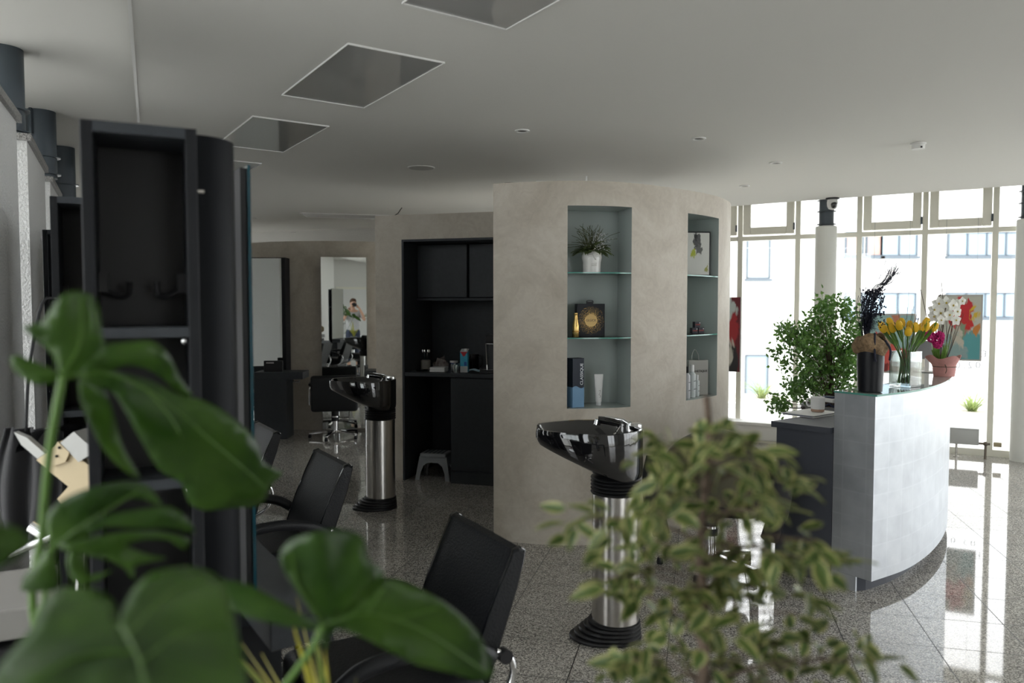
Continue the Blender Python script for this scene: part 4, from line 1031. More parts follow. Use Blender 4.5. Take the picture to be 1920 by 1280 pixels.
# tulips
p = P(1697, 724, ZT); TX, TY = p.x, p.y
t = thing('glass_vase', 'clear square glass vase holding yellow tulips', 'vase', (TX, TY, ZT), .6)
B = MB(); w_ = .062; H = .21
B.box(-w_, w_, -w_, w_, 0, .012, .002, 1)
for sx, sy in ((1, 0), (-1, 0), (0, 1), (0, -1)):
    if sx: B.box(sx*w_-.003, sx*w_+.003, -w_, w_, .012, H)
    else: B.box(-w_, w_, sy*w_-.003, sy*w_+.003, .012, H)
build('vase_body', B, M_CLEAR, t, 0)
M_TUL = mat('yellow_petals', (.78, .47, .02), .5); M_TLEAF = leaf_mat('tulip_green', (.09, .20, .03), (.20, .34, .08))
def tulip(B_, c, d, s=1.0):
    d = Vector(d).normalized(); ax = d.orthogonal().normalized(); ay = d.cross(ax); c = Vector(c)
    LL = []
    for r, h in ((.003, 0), (.013, .006), (.0175, .02), (.0165, .036), (.0125, .048), (.009, .054)):
        LL.append([c+d*h*s+(ax*math.cos(a)+ay*math.sin(a))*r*s*(1+.12*math.cos(3*a)) for a in [2*PI*k/12 for k in range(12)]])
    B_.loops(LL)
for i in range(15):
    a = 2*PI*i/15+random.uniform(-.04, .04); r = (.122, .085, .106)[i % 3]+random.uniform(-.006, .006); zt_ = .365-r*.35+random.uniform(-.02, .02)
    top = Vector((r*math.cos(a)*1.15, r*math.sin(a), zt_)); bot = Vector((.040*math.cos(a+.7), .040*math.sin(a+.7), .02))
    pts = spline([bot, Vector((.030*math.cos(a+.2), .030*math.sin(a+.2), .17)), top], 6); dd_ = (pts[-1]-pts[-3]).normalized()
    if i == 0: tt = thing('tulip', 'yellow tulip with green stem in the glass vase', 'flower', (TX, TY, ZT+.0), .6, 'yellow tulips in the glass vase')
    else: tt = thing('tulip', 'yellow tulip with green stem in the glass vase', 'flower', (TX, TY, ZT+.0), .6, 'yellow tulips in the glass vase')
    B = MB(); B.tube(pts, .0035, 6); build('stem', B, M_STEM, tt)
    B = MB(); tulip(B, pts[-1], dd_, 1.15); build('blossom', B, M_TUL, tt)
    B = MB()
    for k in range(3):
        j = min(len(pts)-3, next(n for n, p_ in enumerate(pts) if p_.z > .225)+k); q = pts[j]; ang = a+random.uniform(-.18, .18)
        B.leaf(q, Vector((dd_.x*.6+.35*math.cos(ang), dd_.y*.6+.35*math.sin(ang), .9)), (math.cos(ang+1), math.sin(ang+1), .2), random.uniform(.10, .15), .022, .25, 5)
    build('leaf', B, M_TLEAF, tt)
tul = [o for o in C.objects if o.get('category') == 'flower' and o.name.startswith('tulip')]
def tipx(o):
    v = next(c for c in o.children if c.name.startswith('blossom')).data.vertices[0].co; x = TX+v.x*math.cos(.6)-v.y*math.sin(.6); y = TY+v.x*math.sin(.6)+v.y*math.cos(.6); return x/y
OR = ['leftmost', 'second from the left', 'third from the left', 'fourth from the left', 'fifth from the left', 'sixth from the left', 'seventh from the left', 'middle one', 'seventh from the right', 'sixth from the right', 'fifth from the right', 'fourth from the right', 'third from the right', 'second from the right', 'rightmost']
for o, w_ in zip(sorted(tul, key=tipx), OR): o['label'] = 'yellow tulip in the glass vase, %s by its blossom' % w_
B = MB()
for i in range(9):
    a = random.uniform(0, 2*PI); L = random.uniform(.36, .48)
    a = 2*PI*(i+.5)/15*1.0+(.0 if i < 5 else 2*PI*6/15)
    B.tube(spline([(.012*math.cos(a+.9), .012*math.sin(a+.9), .014), (.014*math.cos(a+.5), .014*math.sin(a+.5), .20), (.065*math.cos(a), .065*math.sin(a), L)], 5), .0011, 5)
t = tag(build('bare_twigs', B, M_WOOD), 'bare thin twigs among the tulips', 'twigs'); t.location = (TX, TY, ZT)
# pink pot with hyacinth and orchids
p = P(1768, 704, ZT); QX, QY = p.x-.01, p.y-.03
t = thing('pink_pot', 'pink wrapped flower pot near the far end of the glass top', 'flower pot', (QX, QY, ZT)); t.scale = (.85, .85, .85)
M_PINK = mat('pink_wrapping', (.62, .30, .28), .75, noise=.2, nscale=20)
B = MB(); LL = []
for r, z, wv in ((.075, 0, 0), (.082, .05, 0), (.083, .075, 0), (.09, .10, .04), (.125, .155, .12), (.12, .157, .12), (.085, .11, .04), (.07, .09, 0)):
    LL.append([(r*(1+wv*math.sin(3*a+.6))*math.cos(a), r*(1+wv*math.sin(3*a+.6))*math.sin(a), z+wv*.12*math.cos(4*a)) for a in [2*PI*k/40 for k in range(40)]])
B.loops(LL); build('wrapping', B, M_PINK, t)
B = MB(); B.lathe([(0, .10), (.075, .10)], 24, close=False); build('soil', B, M_SOIL, t)
B = MB(); B.tube([(.084*math.cos(2*PI*k/24), .084*math.sin(2*PI*k/24), .078) for k in range(25)], .003, 6, False)
B.tube(spline([(-.03, -.085, .078), (-.05, -.10, .10), (-.035, -.098, .06), (-.045, -.1, .03)], 5), .003, 6); build('cord', B, M_WOOD, t)
t = thing('hyacinth', 'magenta hyacinth with broad green leaves in the pink pot', 'flower', (QX-.03, QY, ZT+.088))
M_MAG = mat('magenta_florets', (.50, .01, .16), .6)
B = MB()
for (cx, cy, cz, tx, tz) in ((-.085, -.02, .195, -.5, 1), (-.035, -.04, .160, .2, 1)):
    ax = Vector((tx, 0, tz)).normalized()
    for k in range(260):
        h = random.uniform(-.055, .055); a = random.uniform(0, 2*PI); r = .034*math.sqrt(max(.1, 1-(h/.06)**2))*random.uniform(.5, 1)
        o1 = ax.orthogonal().normalized(); o2 = ax.cross(o1)
        q = Vector((cx, cy, cz))+ax*h+(o1*math.cos(a)+o2*math.sin(a))*r; B.ball(q, .0065, (1, 1, 1), 6, 4)
build('florets', B, M_MAG, t)
B = MB()
for a, L in ((-2.9, .17), (-2.4, .15), (-.4, .17), (.3, .15), (-1.6, .13), (1.6, .15), (2.5, .17), (-.9, .14)):
    B.leaf((.015*math.cos(a), .015*math.sin(a), 0), (math.cos(a)*.45, math.sin(a)*.45, 1), (math.cos(a), math.sin(a), -.4), L, .026, .2, 5)
B.tube([(-.02, 0, 0), (-.06, -.01, .09)], .006, 6); B.tube([(-.01, -.01, 0), (-.04, -.03, .07)], .006, 6)
build('leaf', B, M_TLEAF, t)
t = thing('white_orchid', 'white orchid on dark stems rising from the pink pot', 'flower', (QX-.02, QY+.035, ZT+.088)); t.scale = (1.12, 1, 1.17)
M_ORC = mat('white_petals', (.80, .80, .74), .5)
B = MB()
B.tube(spline([(0, .02, 0), (-.01, .02, .18), (-.02, .0, .36), (.0, -.01, .40)], 5), .003, 6); B.tube(spline([(.02, .02, 0), (.03, .02, .18), (.035, .0, .32), (.07, -.01, .37)], 5), .003, 6)
B.tube(spline([(.035, .0, 0), (.06, .02, .15), (.08, .0, .27)], 5), .0028, 6); B.tube(spline([(.0, .0, 0), (.03, .02, .30), (.02, .03, .47)], 5), .0018, 6); build('stem', B, M_WOOD, t)
for (x, z, s) in ((-.055, .31, 1), (-.02, .345, 1.1), (.02, .35, 1.1), (.055, .335, 1.05), (-.04, .27, 1), (.0, .29, 1.15), (.045, .28, 1.1), (.085, .30, .9), (.10, .345, .8), (.075, .25, .9), (.125, .36, .7), (-.01, .25, .8)):
    B = MB(); Y_ = MB()
    c = Vector((x, -.03+random.uniform(-.03, .03), z)); y = random.uniform(-.4, .4)
    for k in range(5):
        a = 2*PI*k/5+.3+random.uniform(-.1, .1); d = Vector((math.cos(a), -.15+y*math.cos(a), math.sin(a)))
        B.leaf(c, d, (0, -1, 0), .038*s, .034*s, .2, 4, .05)
    Y_.ball(c+Vector((0, -.006, 0)), .006*s, (1, 1, 1), 6, 4)
    b_ = build('blossom', B, M_ORC, t); build('lip', Y_, mat('yellow_lip', (.55, .42, .08), .6), b_)
B = MB()
for i in range(16):
    a = random.uniform(-1, 1.2); L = random.uniform(.2, .42)
    B.tube(spline([(.03, .012, 0), (.06+.05*a, .05, L*.5), (.08+.10*a, .065+abs(random.gauss(0, .02)), L)], 4), .0014, 4)
B.tube(spline([(-.02, .012, 0), (-.07, .06, .26), (-.13, .06, .50)], 5), .0022, 5)
t = tag(build('bare_twigs', B, M_WOOD), 'thin bare twigs behind the orchid in the pink pot', 'twigs'); t.location = (QX+.012, QY+.044, ZT+.09)
t = thing('tablet_display', 'grey tilted display standing on the glass top behind the pink pot', 'screen', (P(1738, 697, ZT).x, P(1738, 697, ZT).y, ZT), -2.2); t.scale = (.7, .7, .55)
M_GREY = mat('grey_plastic', (.36, .37, .38), .4)
B = MB(); B.obox((0, 0, .29), (1, 0, -.35), (0, 1, 0), (.35, 0, 1), .012, .15, .13, .004, 1); build('screen', B, M_GREY, t)
B = MB(); B.box(-.02, .02, -.02, .02, .0, .20); B.box(-.09, .09, -.1, .1, 0, .012, .004, 1); build('stand', B, M_WHT, t)
# desk things
DZ = .9005
p = P(1516, 783, DZ)
pa = [P(x, y, DZ) for x, y in ((1470, 778), (1556, 790), (1563, 786), (1522, 764))]; cx = sum((q.x for q in pa))/4; cy = sum((q.y for q in pa))/4
dr = math.atan2(nb.y, nb.x)-PI/2
t = thing('paper_stack', 'stack of white papers on the dark reception desk', 'papers', (cx, cy+.07, DZ), dr)
B = MB(); B.box(-.10, .12, -.15, .15, 0, .006); build('sheets', B, M_WHT, t, 0)
B = MB(); B.box(-.105, .11, -.16, .15, .0065, .011); build('clipboard', B, mat('blue_grey_folder', (.20, .22, .27), .5), t, 0)
B = MB(); B.box(-.10, .115, -.15, .155, .0115, .013); build('top_sheet', B, M_WHT, t, 0)
p = P(1533, 771, DZ+.015)
t = thing('mug', 'white mug with a bare clay foot on the papers', 'mug', (p.x, p.y, DZ+.014), 2.9)
B = MB(); B.lathe([(.041, .018), (.043, .03), (.043, .092), (.040, .094), (.038, .09), (.037, .02), (0, .018)], 32); build('cup', B, M_WHT, t)
B = MB(); B.lathe([(.036, 0), (.0405, .004), (.0408, .018), (0, .0179)], 32); build('clay_foot', B, mat('bare_clay', (.45, .30, .22), .8), t)
B = MB(); B.tube(spline([(.041, 0, .08), (.062, 0, .078), (.068, 0, .055), (.058, 0, .035), (.041, 0, .036)], 5), .005, 8); build('handle', B, M_WHT, t)
p = P(1556, 768, DZ); 
t = thing('hand_towel', 'crumpled dark blue cloth beside the mug', 'cloth', (p.x+.015, p.y+.02, DZ+.014))
B = MB(); B.grid(lambda u, v: (.09*(u-.5), .07*(v-.5), .012+.012*math.sin(9*u+4*v)*math.cos(7*v)), 14, 12)
build('cloth', B, mat('dark_blue_cloth', (.02, .025, .06), .9), t)
p = P(1556, 756, DZ)
t = thing('card_terminal', 'small dark and white device behind the mug', 'device', (p.x+.03, p.y+.1, DZ), .4)
B = MB(); B.box(-.04, .04, -.08, .08, 0, .03, .006, 2); build('device_body', B, M_WHT, t)
B = MB(); B.box(-.036, .036, -.07, .03, .0305, .040, .004, 1); build('keypad', B, mat('navy_plastic', (.02, .03, .08), .4), t)

# green shrub in a grey planter
M_BUSH = leaf_mat('shrub_green', (.06, .16, .03), (.17, .32, .07), rough=.3)
bx, by = 2.72, 6.55
t = thing('planter', 'grey round planter behind the reception desk holding the shrub', 'planter', (bx, by, 0))
B = MB(); B.lathe([(.16, 0), (.17, .02), (.245, .74), (.25, .755), (.235, .755), (.225, .70), (0, .70)], 40); build('pot', B, mat('grey_planter', (.17, .175, .18), .6), t)
B = MB(); B.lathe([(0, .705), (.22, .705)], 24, close=False); build('soil', B, M_SOIL, t)
t = thing('shrub', 'dense green small leaved shrub in the grey planter', 'plant', (bx, by, .71))
def cluster_centers():
    L = []
    for px, py, r, n in ((1525, 745, 45, 9), (1500, 700, 45, 9), (1560, 690, 40, 8), (1480, 640, 30, 6), (1510, 630, 40, 8), (1545, 640, 40, 8), (1585, 640, 38, 9), (1560, 590, 30, 7), (1570, 572, 16, 3), (1602, 610, 20, 5), (1475, 745, 22, 5), (1455, 765, 12, 2), (1570, 660, 35, 8), (1530, 610, 30, 6), (1465, 628, 14, 3), (1495, 665, 40, 8), (1540, 715, 45, 9), (1595, 670, 22, 4), (1590, 715, 28, 7)):
        for i in range(n):
            a = random.uniform(0, 2*PI); q = r*math.sqrt(random.random()); Y = by+random.gauss(0, .13)
            L.append(PY(px+q*math.cos(a), py+q*math.sin(a), Y)-Vector((bx, by, .71)))
    return L
CCs = cluster_centers()
B = MB(); 
for c in CCs:
    c = Vector((c.x, c.y, max(c.z, .14 if math.hypot(c.x, c.y) < .36 else .03)))
    for k in range(34):
        d = Vector((random.gauss(0, 1), random.gauss(0, 1), random.gauss(.4, .9))).normalized()
        B.leaf(c+Vector((random.gauss(0, .04), random.gauss(0, .04), random.gauss(0, .04))), d, (random.gauss(0, 1), random.gauss(0, 1), .3), random.uniform(.030, .050), random.uniform(.019, .028), .15, 3)
build('foliage', B, M_BUSH, t, 0)
B = MB()
for c in CCs[::2]: B.tube(spline([(random.gauss(0, .03), random.gauss(0, .03), -.005), (c.x*.35, c.y*.35, c.z*.55), (c.x, c.y, max(c.z, .02))], 4), .003, 5)
build('branches', B, M_WOOD, t)

# chair with a jacket beside the partition
jc = P(1350, 1000, 0); jx, jy = .0, .0
p = Vector((1.21, 4.66))
t = thing('visitor_chair', 'black chair with a dark coat over it between partition and desk, behind the potted fig', 'chair', (p.x, p.y, 0), math.radians(80))
B = MB(); B.box(-.25, .27, -.26, .26, .36, .47, .05, 4); build('seat', B, M_LEATH, t)
B = MB(); B.obox((-.228, 0, .585), (1, 0, .08), (0, 1, 0), (-.08, 0, 1), .026, .205, .19, .022, 3); build('backrest', B, M_LEATH, t)
for s in (-1, 1):
    B = MB(); B.tube(spline([(.2, .29*s, .30), (.22, .3*s, .56), (0, .3*s, .62), (-.2, .29*s, .55)], 5), .028, 10); build('armrest', B, M_LEATH, t)
base_parts(t)
t = thing('olive_coat', 'olive green and black quilted coat draped over the visitor chair', 'coat', (p.x, p.y, 0), math.radians(80))
M_OLV = mat('olive_fabric', (.075, .068, .035), .75, noise=.3, nscale=6, bump=.4, bscale=14, sheen=.3)
B = MB()
def coat(u, v):
    a = (2*u-1)*PI/2; c = math.cos(a); sn = math.sin(a)
    zt_ = .935-.17*(1-c)**1.0-.03*abs(sn)
    w = min(1, v/.22)                      # rolls over the chair top
    x = -.20-.15*math.sin(w*PI/2)*(.45+.55*c)-.05*max(0, v-.22)-.012*math.sin(7*a+2*v)*v
    z = zt_-.07*(1-math.cos(w*PI/2))-.50*max(0, v-.22)-(.05*(1-w))
    y = .335*sn*(.80+.24*min(1, v*2))+.010*math.sin(6*a)*v
    return (x, y, z)
B.grid(coat, 36, 18); o = build('coat_body', B, M_OLV, t, 60); m_ = o.modifiers.new('thickness', 'SOLIDIFY'); m_.thickness = .012
for s in (-1, 1):
    B = MB(); B.tube(spline([(-.30, .335*s, .72), (-.335, .355*s, .60), (-.34, .33*s, .42), (-.31, .30*s, .28)], 6), [.055]*7+[.062]*6+[.05]*6, 14, flat=.7); build('sleeve', B, mat('black_quilt', (.012, .012, .013), .6, bump=.5, bscale=20), t)

# ------------------------------------------------------------------ niche goods
def npos(k, px, dep, z):
    p0, p1, nn, d, L = niches[k]
    a = Vector((p0.x, p0.y))+Vector((nn.x, nn.y))*dep; h, s = ray_hit(px, a, a+Vector((d.x, d.y)))
    return Vector((h[0], h[1], z)), math.atan2(d.y, d.x)
q, r_ = npos(0, 1109, .11, 1.8135)
t = thing('face_vase', 'white ceramic vase with embossed faces on the top glass shelf', 'vase', q, r_)
B = MB(); B.lathe([(.055, 0), (.060, .004), (.062, .07), (.070, .10), (.064, .135), (.058, .142), (.054, .135), (.05, .05), (0, .04)], 36, sy=.8); build('vase_body', B, M_CERAM, t)
for a0_ in (-PI/2-.0, ):
    B = MB()
    B.tube(spline([(-.012, -.053, .125), (0, -.063, .095), (.010, -.053, .09)], 4), .005, 8); B.tube([(-.018, -.047, .062), (0, -.052, .06), (.018, -.047, .062)], .004, 8); B.tube([(-.016, -.048, .05), (0, -.052, .049), (.016, -.048, .05)], .004, 8)
    for s in (-1, 1): B.tube(spline([(s*.014, -.054, .115), (s*.03, -.050, .121), (s*.044, -.042, .112)], 4), .003, 6); B.tube(spline([(s*.016, -.054, .103), (s*.03, -.052, .106), (s*.042, -.043, .10)], 4), .002, 6)
    build('embossed_face', B, M_CERAM, t)
t = thing('dried_greenery', 'small bunch of dark greenery in the white face vase', 'plant', (q.x, q.y-.02, q.z+.135), r_)
t.scale = (1.12, .95, 1.2)
M_GRN = leaf_mat('dull_greenery', (.06, .09, .025), (.17, .22, .08))
B = MB()
for i in range(60):
    a = random.uniform(0, 2*PI); e = random.uniform(.1, 1.1); r = random.uniform(.045, .095)
    c = Vector((math.cos(a)*math.cos(e)*r*1.5, math.sin(a)*math.cos(e)*r*.8, math.sin(e)*r*.9-.005))
    B.leaf(c*.5, Vector((c.x, c.y, c.z*.5)), (0, 0, 1), random.uniform(.05, .08), random.uniform(.03, .042), .4, 5)
build('round_leaves', B, M_GRN, t, 0)
B = MB()
for i in range(85):
    a = random.uniform(0, 2*PI); e = random.uniform(.1, 1.5); r = random.uniform(.11, .2)
    e2 = Vector((math.cos(a)*math.cos(e)*r*.8+random.gauss(0, .02), math.sin(a)*math.cos(e)*r*.5, min(.15, math.sin(e)*r*.9+.01)+random.gauss(0, .01)))
    B.tube(spline([(0, 0, -.03), e2*.55+Vector((random.gauss(0, .012), 0, .015)), e2+Vector((random.gauss(0, .025), random.gauss(0, .01), 0))], 3), .0011, 4)
build('twigs', B, leaf_mat('olive_twigs', (.06, .07, .02), (.12, .13, .05)), t, 0)
B = MB()
for i in range(80): B.ball((random.gauss(.035, .03), random.gauss(-.03, .02), random.uniform(.01, .11)), .0026, (1, 1, 1), 5, 4)
build('tiny_blossoms', B, M_WHT, t)
q, r_ = npos(0, 1079.5, .09, 1.384)
t = thing('gold_bottle', 'small gold bottle on the middle glass shelf', 'bottle', q, r_)
B = MB(); B.lathe([(.021, 0), (.0235, .004), (.0235, .075), (.014, .115), (.012, .145), (.0135, .147), (.0135, .160), (0, .1605)], 28); build('bottle_body', B, M_GOLD, t)
B = MB(); B.lathe([(.024, .035), (.0241, .042)], 28, close=False); build('neck_line', B, mat('dark_gold', (.30, .17, .05), .3, metal=1), t)
q, r_ = npos(0, 1105.5, .15, 1.384)
t = thing('black_gift_bag', 'black gift bag with a round golden print on the middle glass shelf', 'bag', q, r_)
B = MB(); B.box(-.098, .098, -.03, .03, 0, .222, .002, 1); build('bag_body', B, mat('black_card', (.008, .009, .014), .6), t)
B = MB(); c_ = Vector((0, -.0305, .11))
for i in range(1100):
    a = random.uniform(0, 2*PI); r = .042+.052*random.random()**1.6; x, z = r*math.cos(a), r*math.sin(a)
    if abs(x) > .094: continue
    s_ = .0007; B.box(x-s_, x+s_, -.0312, -.0302, .11+z-s_, .11+z+s_)
build('golden_speckles', B, M_GOLD, t, 0)['kind'] = 'stuff'
B = MB(); B.extr([(.042*math.cos(2*PI*k/40), -.0314, .11+.042*math.sin(2*PI*k/40)) for k in range(40)], 1, (0, .001, 0)); g = build('golden_disc', B, mat('matte_gold', (.55, .38, .16), .45, metal=.6), t, 0)
text('print', 'GLÜCK', .022, M_BLK, g, (0, -.0318, .103))
B = MB(); B.tube(spline([(-.022, 0, .222), (-.02, 0, .242), (.02, 0, .242), (.022, 0, .222)], 5), .003, 6); B.box(-.02, .02, -.003, .003, .222, .238); build('bag_handle', B, M_BLK, t)
q, r_ = npos(0, 1079, .075, .9165)
t = thing('blue_carton', 'tall dark blue and light blue carton on the lowest niche board', 'box', q, r_+.25)
B = MB(); B.box(-.044, .044, -.04, .04, 0, .327, .001, 1); build('carton', B, mat('navy_card', (.010, .016, .03), .5), t, 0)
B = MB(); wv = [(-.0445+.089*k/12, .135+.008*math.sin(k/12*2*PI)) for k in range(13)]
B.extr([(-.0445, -.0408, 0), (.0445, -.0408, 0)]+[(x, -.0408, z) for x, z in wv[::-1]], 1, (0, .0005, 0))
B.box(-.0448, -.0441, -.0405, .0405, 0, .135); lb_ = build('light_blue_print', B, mat('light_blue_card', (.16, .30, .46), .5), t, 0)
text('print', 'CLASSIQUE', .030, mat('silver_ink', (.62, .64, .66), .35, metal=.4), t, (.034, -.0415, .148), (PI/2, -PI/2, 0), align='LEFT', sp=.95)
#text('print', 'x', .012, mat('silver_ink', (.6, .6, .6)), t, (0, -.0415, .105))
q, r_ = npos(0, 1123, .11, .9165)
t = thing('white_tube', 'white cosmetics tube standing on its cap in the left niche', 'tube', q, r_)
LL = []
for z, rx, ry in ((.022, .018, .018), (.03, .021, .021), (.10, .025, .017), (.17, .030, .008), (.20, .0315, .002), (.212, .032, .0015)):
    LL.append([(rx*math.cos(2*PI*k/28), ry*math.sin(2*PI*k/28), z) for k in range(28)])
B = MB(); B.loops(LL); build('tube_body', B, M_WHT, t)
B = MB(); B.lathe([(.0175, 0), (.018, .002), (.018, .021), (0, .0215)], 28); build('cap', B, mat('frosted_cap', (.60, .62, .62), .3), t)
B = MB(); B.tube(spline([(-.006, -.0235, .10), (.004, -.0235, .105), (.0, -.0238, .085), (-.006, -.0238, .075), (.004, -.024, .07), (.006, -.024, .06), (-.002, -.024, .058)], 5), .0009, 5); build('drawn_logo', B, mat('ink', (.06, .06, .06), .5), t)

# second niche
q, r_ = npos(1, 1306, .12, 1.8135); r_ = .22
t = thing('framed_art', 'framed black, grey and yellow abstract on the top board of the right niche', 'picture', q, r_-.12)
B = MB(); B.box(-.095, .095, -.012, .012, 0, .335, .001, 1); build('frame', B, M_BLK, t, 0)
B = MB(); B.grid(lambda u, v: (-.086+.172*u, -.0128, .011+.313*v), 1, 1)
build('canvas', B, abstract_mat('paint_9', [((.68, .68, .64), 0, 0), ((.10, .10, .10), (.45, .80), .16), ((.16, .16, .15), (.55, .62), .08), ((.45, .50, .05), (.30, .52), .08), ((.55, .56, .50), (.35, .9), .05), ((.35, .35, .1), (.88, .12), .06), ((.03, .03, .03), (.38, .92), .04)], 5, 9.0), t, 0)
M_RB = mat('dark_box', (.02, .018, .03), .5)
t0 = None
for i, (px, z, lb) in enumerate(((1300.5, 1.384, 'small dark box with red print, lower left of the stacked three'), (1312.5, 1.384, 'small dark box with red print, lower right of the stacked three'), (1305.5, 1.4285, 'small dark box with red print, topmost of the stacked three'))):
    q, r_ = npos(1, px, .10, z); r_ = .35
    if t0 is None:
        t0 = thing('product_box', lb, 'box', q, r_-.1, 'small dark boxes in the right niche')
        B = MB(); B.box(-.0225, .0225, -.02, .02, 0, .044, .001, 1); build('carton', B, M_RB, t0, 0)
        text('print', 'COLOR', .011, mat('red_ink', (.60, .06, .03), .5), t0, (0, -.0207, .019)); B = MB(); B.extr([(.016+.004*math.cos(2*PI*k/12), -.0207, .035+.004*math.sin(2*PI*k/12)) for k in range(12)], 1, (0, .0004, 0)); build('dot', B, M_WHT, t0, 0)
    else: dup(t0, q, r_-.1, lb)
q, r_ = npos(1, 1308, .115, .9165); r_ = .22
t = thing('grey_paper_bag', 'light grey paper bag with cord handle on the lowest board of the right niche', 'bag', q, r_-.05)
B = MB(); B.box(-.078, .078, -.022, .022, 0, .265, .002, 1); build('bag_body', B, mat('grey_paper', (.42, .41, .38), .7), t, 0)
text('print', 'HETIQUE', .024, M_BLK, t, (.022, -.0228, .175))
B = MB(); B.tube(spline([(-.055, -.024, .262), (-.052, -.022, .31), (-.03, -.018, .345), (-.005, -.022, .31), (.0, -.024, .262)], 5), .0025, 6); build('cord_handle', B, mat('grey_cord', (.40, .40, .38), .8), t)
for i, (px, dep, h, r, lb, m_) in enumerate(((1289.5, .05, .235, .02, 'dark capped slim bottle at the left edge of the right niche', M_BLK), (1298, .07, .24, .028, 'white tall bottle in front of the grey paper bag', M_WHT), (1308, .07, .16, .017, 'small white spray bottle right of the tall white one', M_WHT))):
    q, r_ = npos(1, px, dep, .9165)
    t = thing('cosmetic_bottle', lb, 'bottle', q, r_, 'cosmetic bottles in the right niche')
    B = MB(); B.lathe([(r*.95, 0), (r, .003), (r, h*.72), (r*.5, h*.78), (r*.45, h*.8)], 24); build('bottle_body', B, mat('frosted_white', (.66, .70, .70), .25) if i else mat('striped_white', (.6, .6, .62), .4), t)
    B = MB(); B.lathe([(r*.55, h*.8), (r*.55, h), (0, h)], 20); build('cap', B, m_ if i else M_BLK, t)
    B = MB(); B.box(-r*.6, r*.6, -r-.0008, -r+.002, h*.25, h*.27); B.box(-r*.6, r*.6, -r-.0008, -r+.002, h*.5, h*.52); build('label_lines', B, mat('ink', (.1, .1, .1)), t, 0)['kind'] = 'stuff'

# ------------------------------------------------------------------ kitchenette goods
t = thing('step_stool', 'grey plastic step stool under the kitchenette worktop', 'stool', (*kpos(817, .17, 0).xy, 0), krz+.05)
M_STOOL = mat('silver_grey_plastic', (.26, .275, .285), .35)
B = MB(); B.box(-.125, .125, -.10, .10, .205, .245, .012, 3)
arch = [(-.165, 0), (-.125, 0), (-.115, .07), (-.09, .13), (-.05, .16), (.05, .16), (.09, .13), (.115, .07), (.125, 0), (.165, 0), (.13, .215), (-.13, .215)]
for s in (-1, 1): B.extr([(x, s*.115-(.012 if s > 0 else -.0)-s*.02*(z/.2), z) for x, z in arch], 1, (0, .012, 0))
arch2 = [(-.13, 0), (-.09, 0), (-.08, .07), (-.05, .13), (.05, .13), (.08, .07), (.09, 0), (.13, 0), (.105, .215), (-.105, .215)]
for s in (-1, 1): B.extr([(s*(.155-.03*z/.2)-(.012 if s > 0 else 0), x*.9, z) for x, z in arch2], 1, (.012, 0, 0))
build('stool_body', B, M_STOOL, t, 0)
B = MB()
for i in range(5): B.box(-.09+.04*i, -.07+.04*i, -.08, .08, .245, .248)
build('grip_ribs', B, mat('dark_rubber_grip', (.10, .11, .12), .7), t, 0)['kind'] = 'stuff'
q = kpos(798, .35); t = thing('cutlery_pot', 'beige ribbed pot with spoons on the kitchenette worktop', 'pot', q, krz)
B = MB(); B.lathe([(.040, 0), (.046, .004), (.047, .08), (.036, .088), (.032, .082), (.03, .02), (0, .015)], 28); build('pot_body', B, mat('beige_ceramic', (.34, .32, .28), .5), t)
for i in range(6):
    a = i*1.1; B = MB(); B.tube([(0.01*math.cos(a), .01*math.sin(a), .02), (.028*math.cos(a), .02*math.sin(a), .14)], .002, 6); B.ball((.031*math.cos(a), .022*math.sin(a), .155), .013, (.9, .35, 1.3), 8, 6)
    tag(build('spoon', B, M_CHROME), 'metal spoon standing in the beige ribbed pot, '+['rightmost one', 'the one leaning right behind the rim', 'the one in the middle back', 'leftmost one', 'the one leaning left in front', 'the one leaning right in front'][i], 'spoon', 'spoons in the ribbed pot').location = (q.x, q.y, q.z+.016)
q = kpos(791, .15); t = thing('dark_tray', 'flat dark tray at the left end of the kitchenette worktop', 'tray', q, krz); t.scale = (.6, .8, 1)
B = MB(); B.lathe([(0, 0), (.08, 0), (.095, .012), (.09, .013), (.078, .004), (0, .004)], 32, sx=1.1, sy=.8, close=False); build('dish', B, M_GLOSSB, t)
q = kpos(823, .15); t = thing('napkin_stack', 'stack of white napkins on the kitchenette worktop', 'napkins', q, krz+.12)
B = MB(); B.box(-.07, .07, -.07, .07, 0, .02, .003, 1); build('lower_pack', B, M_WHT, t, 0); B = MB(); B.box(-.068, .07, -.07, .066, .0205, .042, .003, 1); build('upper_pack', B, M_WHT, t, 0)
q = kpos(826, .36); t = thing('snack_bag', 'crumpled brown and white bag behind the napkins', 'bag', q, krz); t.scale = (.74, .8, 1)
B = MB(); LL = []
for j, (k, z) in enumerate(((.7, 0), (1, .02), (1.05, .05), (.85, .075), (.6, .10))):
    LL.append([(.095*k*math.cos(a)+.01*math.sin(3*a+j), .05*k*math.sin(a), z+(.0 if j < 2 else .02*math.sin(2*a+1.5*j)+(.02*math.cos(a) if j > 2 else 0))) for a in [2*PI*i/24 for i in range(24)]])
B.loops(LL); build('bag_body', B, mat('brown_white_foil', (.36, .33, .31), .5, noise=1, nscale=18, col2=(.05, .025, .018)), t, 20)
q = kpos(851, .38); t = thing('lidded_jar', 'dark blue jar with a white lid on the kitchenette worktop', 'jar', q, krz)
B = MB(); B.lathe([(.036, 0), (.038, .003), (.038, .06), (.034, .066), (0, .066)], 28); build('jar_body', B, mat('dark_blue_glass', (.02, .03, .10), .2), t)
B = MB(); B.lathe([(.038, .0665), (.039, .084), (0, .085)], 28); build('lid', B, M_CERAM, t)
gl_ = None
